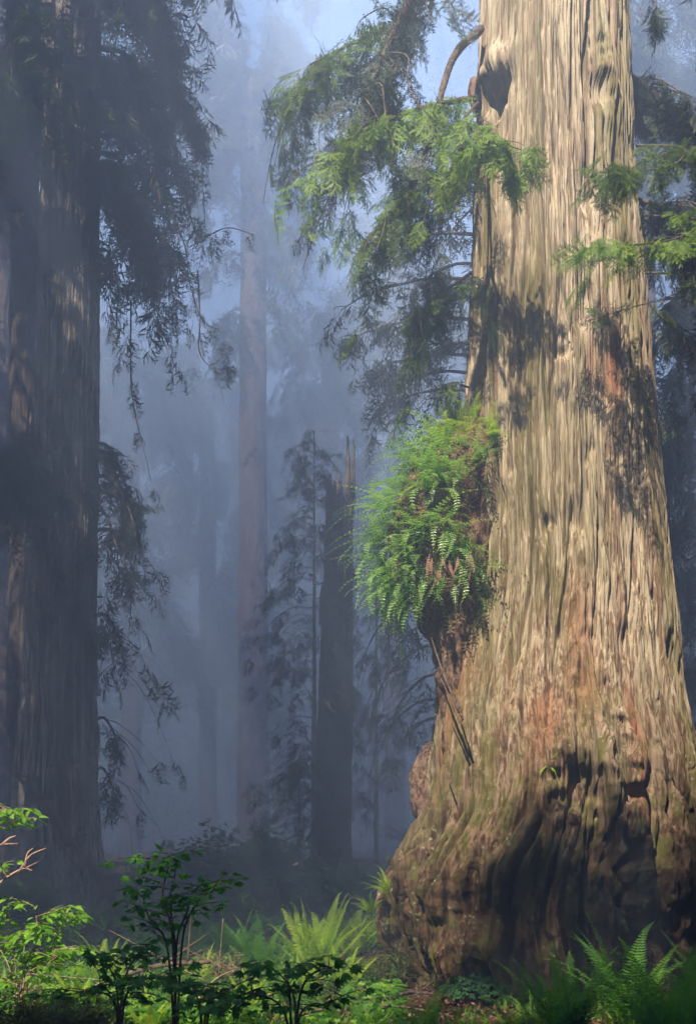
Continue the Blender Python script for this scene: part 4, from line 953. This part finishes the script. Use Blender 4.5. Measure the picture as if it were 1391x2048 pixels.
x, y = spot(180, 1990); stick('pale broken fern-tangled stick lying in the lit undergrowth', [(165, 1985, 11.5), (190, 1972, 11.5), (215, 1955, 11.5)], .012, .006, 'fallen_branch', M_SPLINT, 5)
stick('grey mossy stick lying across the litter below the clover clump', [(760, 2010, 11.6), (840, 2020, 11.3), (905, 2034, 11.0)], .016, .008, 'fallen_branch', M_TWIG, 3)
stick('brown stick slanting out of the sun-flecked low ferns', [(395, 2000, 10.9), (430, 1960, 11.0), (470, 1940, 11.2)], .012, .005, 'fallen_branch', M_PINK, 4)

for lab, pts, r in (('dark fallen limb half sunk in the lit undergrowth behind the tall vine maple', [(250, 1950, 12.5), (330, 1930, 12.4), (420, 1925, 12.2)], .035),
                    ('thin broken twig standing up beside the salmonberry', [(190, 2020, 10.2), (200, 1960, 10.2), (188, 1925, 10.2)], .007),
                    ('bark strip lying on red litter close to the giant root', [(800, 1990, 12.0), (830, 1985, 12.2), (870, 1990, 12.1)], .022),
                    ('short rotting stick among the low ferns under the broad-leaved maple', [(600, 2030, 10.6), (650, 2020, 10.7), (700, 2028, 10.6)], .018)):
    stick(lab, pts, r, r * .6, 'fallen_branch', M_TWIG, 4)

# misty bushes in the distance
def misty_bush(label, px, py, Y, Wd, Hd, n, seed):
    x = (px - CX) / F * Y; z = float(ground_z(x, Y)); rng = np.random.RandomState(seed); root = thing('misty_bush', label, 'shrub', (x, Y, z)); w, lf = Acc(), Acc()
    top = []
    for k in range(16):
        A = rng.uniform(0, 6.28); rr = Wd * math.sqrt(rng.uniform(.02, 1)); h = Hd * rng.uniform(.55, 1.05) * (1 - .4 * (rr / Wd) ** 2)
        P = path([(0, 0, 0), (rr * .4 * math.cos(A), rr * .4 * math.sin(A), h * .6), (rr * math.cos(A), rr * math.sin(A), h)], 14); tube(w, P, np.linspace(.03, .006, 14), 5, .5); top.append(P[4:])
    T = np.concatenate(top); i = rng.randint(0, len(T), n); O = T[i] + rng.normal(size=(n, 3)) * (.22, .22, .13)
    D = rng.normal(size=(n, 3)) * (1, 1, .45); N = np.array([0, 0, 1.0]) + rng.normal(size=(n, 3)) * .4
    lf.many(OL[0] * (1, 1.3, 1), OL[1], None, frames(D, N, rng.uniform(.12, .24, n)), O, rng.uniform(0, 1, n))
    w.build('stem', M_TWIG, root); lf.build('foliage', M_MISTY, root, False)
misty_bush('big rounded foggy bush beside the snag foot', 555, 1700, 31, 1.5, 2.0, 2600, 601)
misty_bush('tall loose foggy bush midway between the draped redwood and the snag', 445, 1700, 33, 1.3, 2.2, 1800, 602)
misty_bush('faint low bush behind the loose foggy bush', 380, 1710, 36, 1.6, 1.4, 1400, 603)
misty_bush('dark bush right in front of the snag base', 610, 1730, 27.5, 1.1, 1.3, 1700, 604)
misty_bush('green misty bush between the snag and the giant root', 815, 1690, 24, .75, 1.6, 1500, 605)
misty_bush('low misty bush at the snag far side', 725, 1740, 31, 1.3, .9, 1400, 606)
misty_bush('dark low bush at the foot of the draped redwood', 20, 1800, 23, 1.0, 1.0, 1500, 607)
misty_bush('leafy misty bush just past the giant bare side', 1405, 1400, 22, .8, 4.3, 1500, 608)

# undergrowth: the mass of small fern and herb leaves
def undergrowth():
    rng = np.random.RandomState(700); a = Acc()
    n = 2000; Y = 10.2 + 30 * rng.uniform(0, 1, n) ** 1.5; X = rng.uniform(-.40, .42, n) * Y
    keep = np.ones(n, bool)
    cxg, wg = 2.9, 2.5
    keep &= ~((np.abs(X - cxg) < wg) & (np.abs(Y - TY) < 2.4))
    keep &= ~((X > .15) & (X < 1.7) & (Y < 12.8) & (Y > 10.7))
    X, Y = X[keep], Y[keep]
    for x, y in zip(X, Y):
        z = float(ground_z(x, y)); k = rng.randint(4, 7); L = rng.uniform(.3, .62) * (1.0 if y > 13 else .72) * (1 - .5 * math.exp(-((x + .35) / .8) ** 2 - ((y - 12) / 1.3) ** 2))
        for j in range(k):
            A = rng.uniform(0, 6.28); near = y < 16
            frond(a, rng, (x, y, z - .02), A, L * rng.uniform(.7, 1.1), math.radians(rng.uniform(35, 82)), rng.uniform(.4, 1.3), 18 if near else 11, .09 * L, rng.uniform(0, 1), .3, .3, .006 if near else .01, .35, .95)
    # broad low leaves in between
    m = 9500; Y = 9.8 + 8 * rng.uniform(0, 1, m) ** 1.3; X = rng.uniform(-.36, .05, m) * Y; Z = ground_z(X, Y) + rng.uniform(.02, .24, m) * (1 - .75 * np.exp(-((X + .35) / .8) ** 2 - ((Y - 12.2) / 1.4) ** 2))
    D = rng.normal(size=(m, 3)) * (1, 1, .4); N = np.array([0, 0, 1.0]) + rng.normal(size=(m, 3)) * .4
    kp = perlin(X * .9, Y * .9, 0 * X, 40) > -.28; pt = perlin(X * 1.6, Y * 1.6, 0 * X, 41)
    sz = rng.uniform(.06, .14, m) * (1 + .5 * perlin(X * .8, Y * .8, 0 * X, 42))
    a.many(OL[0] * (1, 1.35, 1), OL[1], None, frames(D, N, sz)[kp], np.stack([X, Y, Z], -1)[kp], (rng.uniform(-.2, .8, m) + .9 * pt)[kp])
    o = a.build('undergrowth', M_GRASS, None, False); tag(o, kind='stuff')
undergrowth()
def litter():
    rng = np.random.RandomState(710); m = 7000; Y = 10 + 5.5 * rng.uniform(0, 1, m); X = rng.uniform(-.36, .36, m) * Y
    Z = ground_z(X, Y) + .03 + rng.uniform(0, .03, m); D = rng.normal(size=(m, 3)) * (1, 1, .25); N = np.array([0, 0, 1.0]) + rng.normal(size=(m, 3)) * .3
    a = Acc(); a.many(OL[0] * (1, 1, -1.5), OL[1], None, frames(D, N, rng.uniform(.03, .08, m)), np.stack([X, Y, Z], -1), rng.uniform(0, 1, m))
    tag(a.build('leaf_litter', M_LITTER, None, False), kind='stuff')
litter()

# ------------------------------------------------------------------ the rest of the grove: the trees round about that shade the place
grove = [(-13, -2), (-5, -9), (3, -7), (9, -3), (-9, -18), (0, -19), (8, -15), (-18, -12), (15, -10), (-4, -30), (7, -28), (-14, -28), (-19, 6), (-16, 17), (14, 9), (17, 22), (-20, 30), (22, 36), (-27, 45), (29, 50), (-24, 18), (24, 14), (-34, 60), (36, 66), (-12, 8), (11, 1)]
for i, (x, y) in enumerate(grove):
    rng = np.random.RandomState(900 + i); z0 = float(ground_z(x, y))
    t = thing('grove_redwood', 'unseen redwood added behind the draped redwood, its crown keeping sun off the fog-veiled trunk', 'tree', (x, y, z0), 'redwoods round about outside the frame')
    a = Acc(); P = np.array([(0, 0, -.4), (0, 0, 2), (0, 0, 12), (0, 0, 30), (0, 0, 46 - z0)]); R = rng.uniform(.6, .95)
    tube(a, path(P, 30), np.interp(np.linspace(0, 1, 30), [0, .1, .3, 1], [R * 1.5, R * 1.05, R, .15]), 22, .5, .12, i); a.build('trunk', M_BARK, t)
    crown(t, x, y, (6 if y < 5 else 9) + rng.uniform(0, 4), 48, 7.0, 1500 if y < 12 else 1200, rng, size=(1.3, 2.4))

# ------------------------------------------------------------------ the mist
def haze():
    x0, x1, y0, y1, z0, z1 = -205, 205, -195, 255, -1.6, 61
    V = np.array([(x, y, z) for x in (x0, x1) for y in (y0, y1) for z in (z0, z1)], float)
    Q = np.array([(0, 1, 3, 2), (4, 6, 7, 5), (0, 4, 5, 1), (2, 3, 7, 6), (0, 2, 6, 4), (1, 5, 7, 3)])
    m, nt, out = mat_base('mist')
    p = nd(nt, 'ShaderNodeVolumePrincipled'); p.inputs['Color'].default_value = (0.50, 0.66, 1.0, 1); p.inputs['Density'].default_value = HAZE_DENSITY
    p.inputs['Anisotropy'].default_value = 0.1
    nt.links.new(p.outputs[0], out.inputs['Volume'])
    tag(new_mesh('haze', V, Q, m, smooth=False), kind='stuff')
haze()
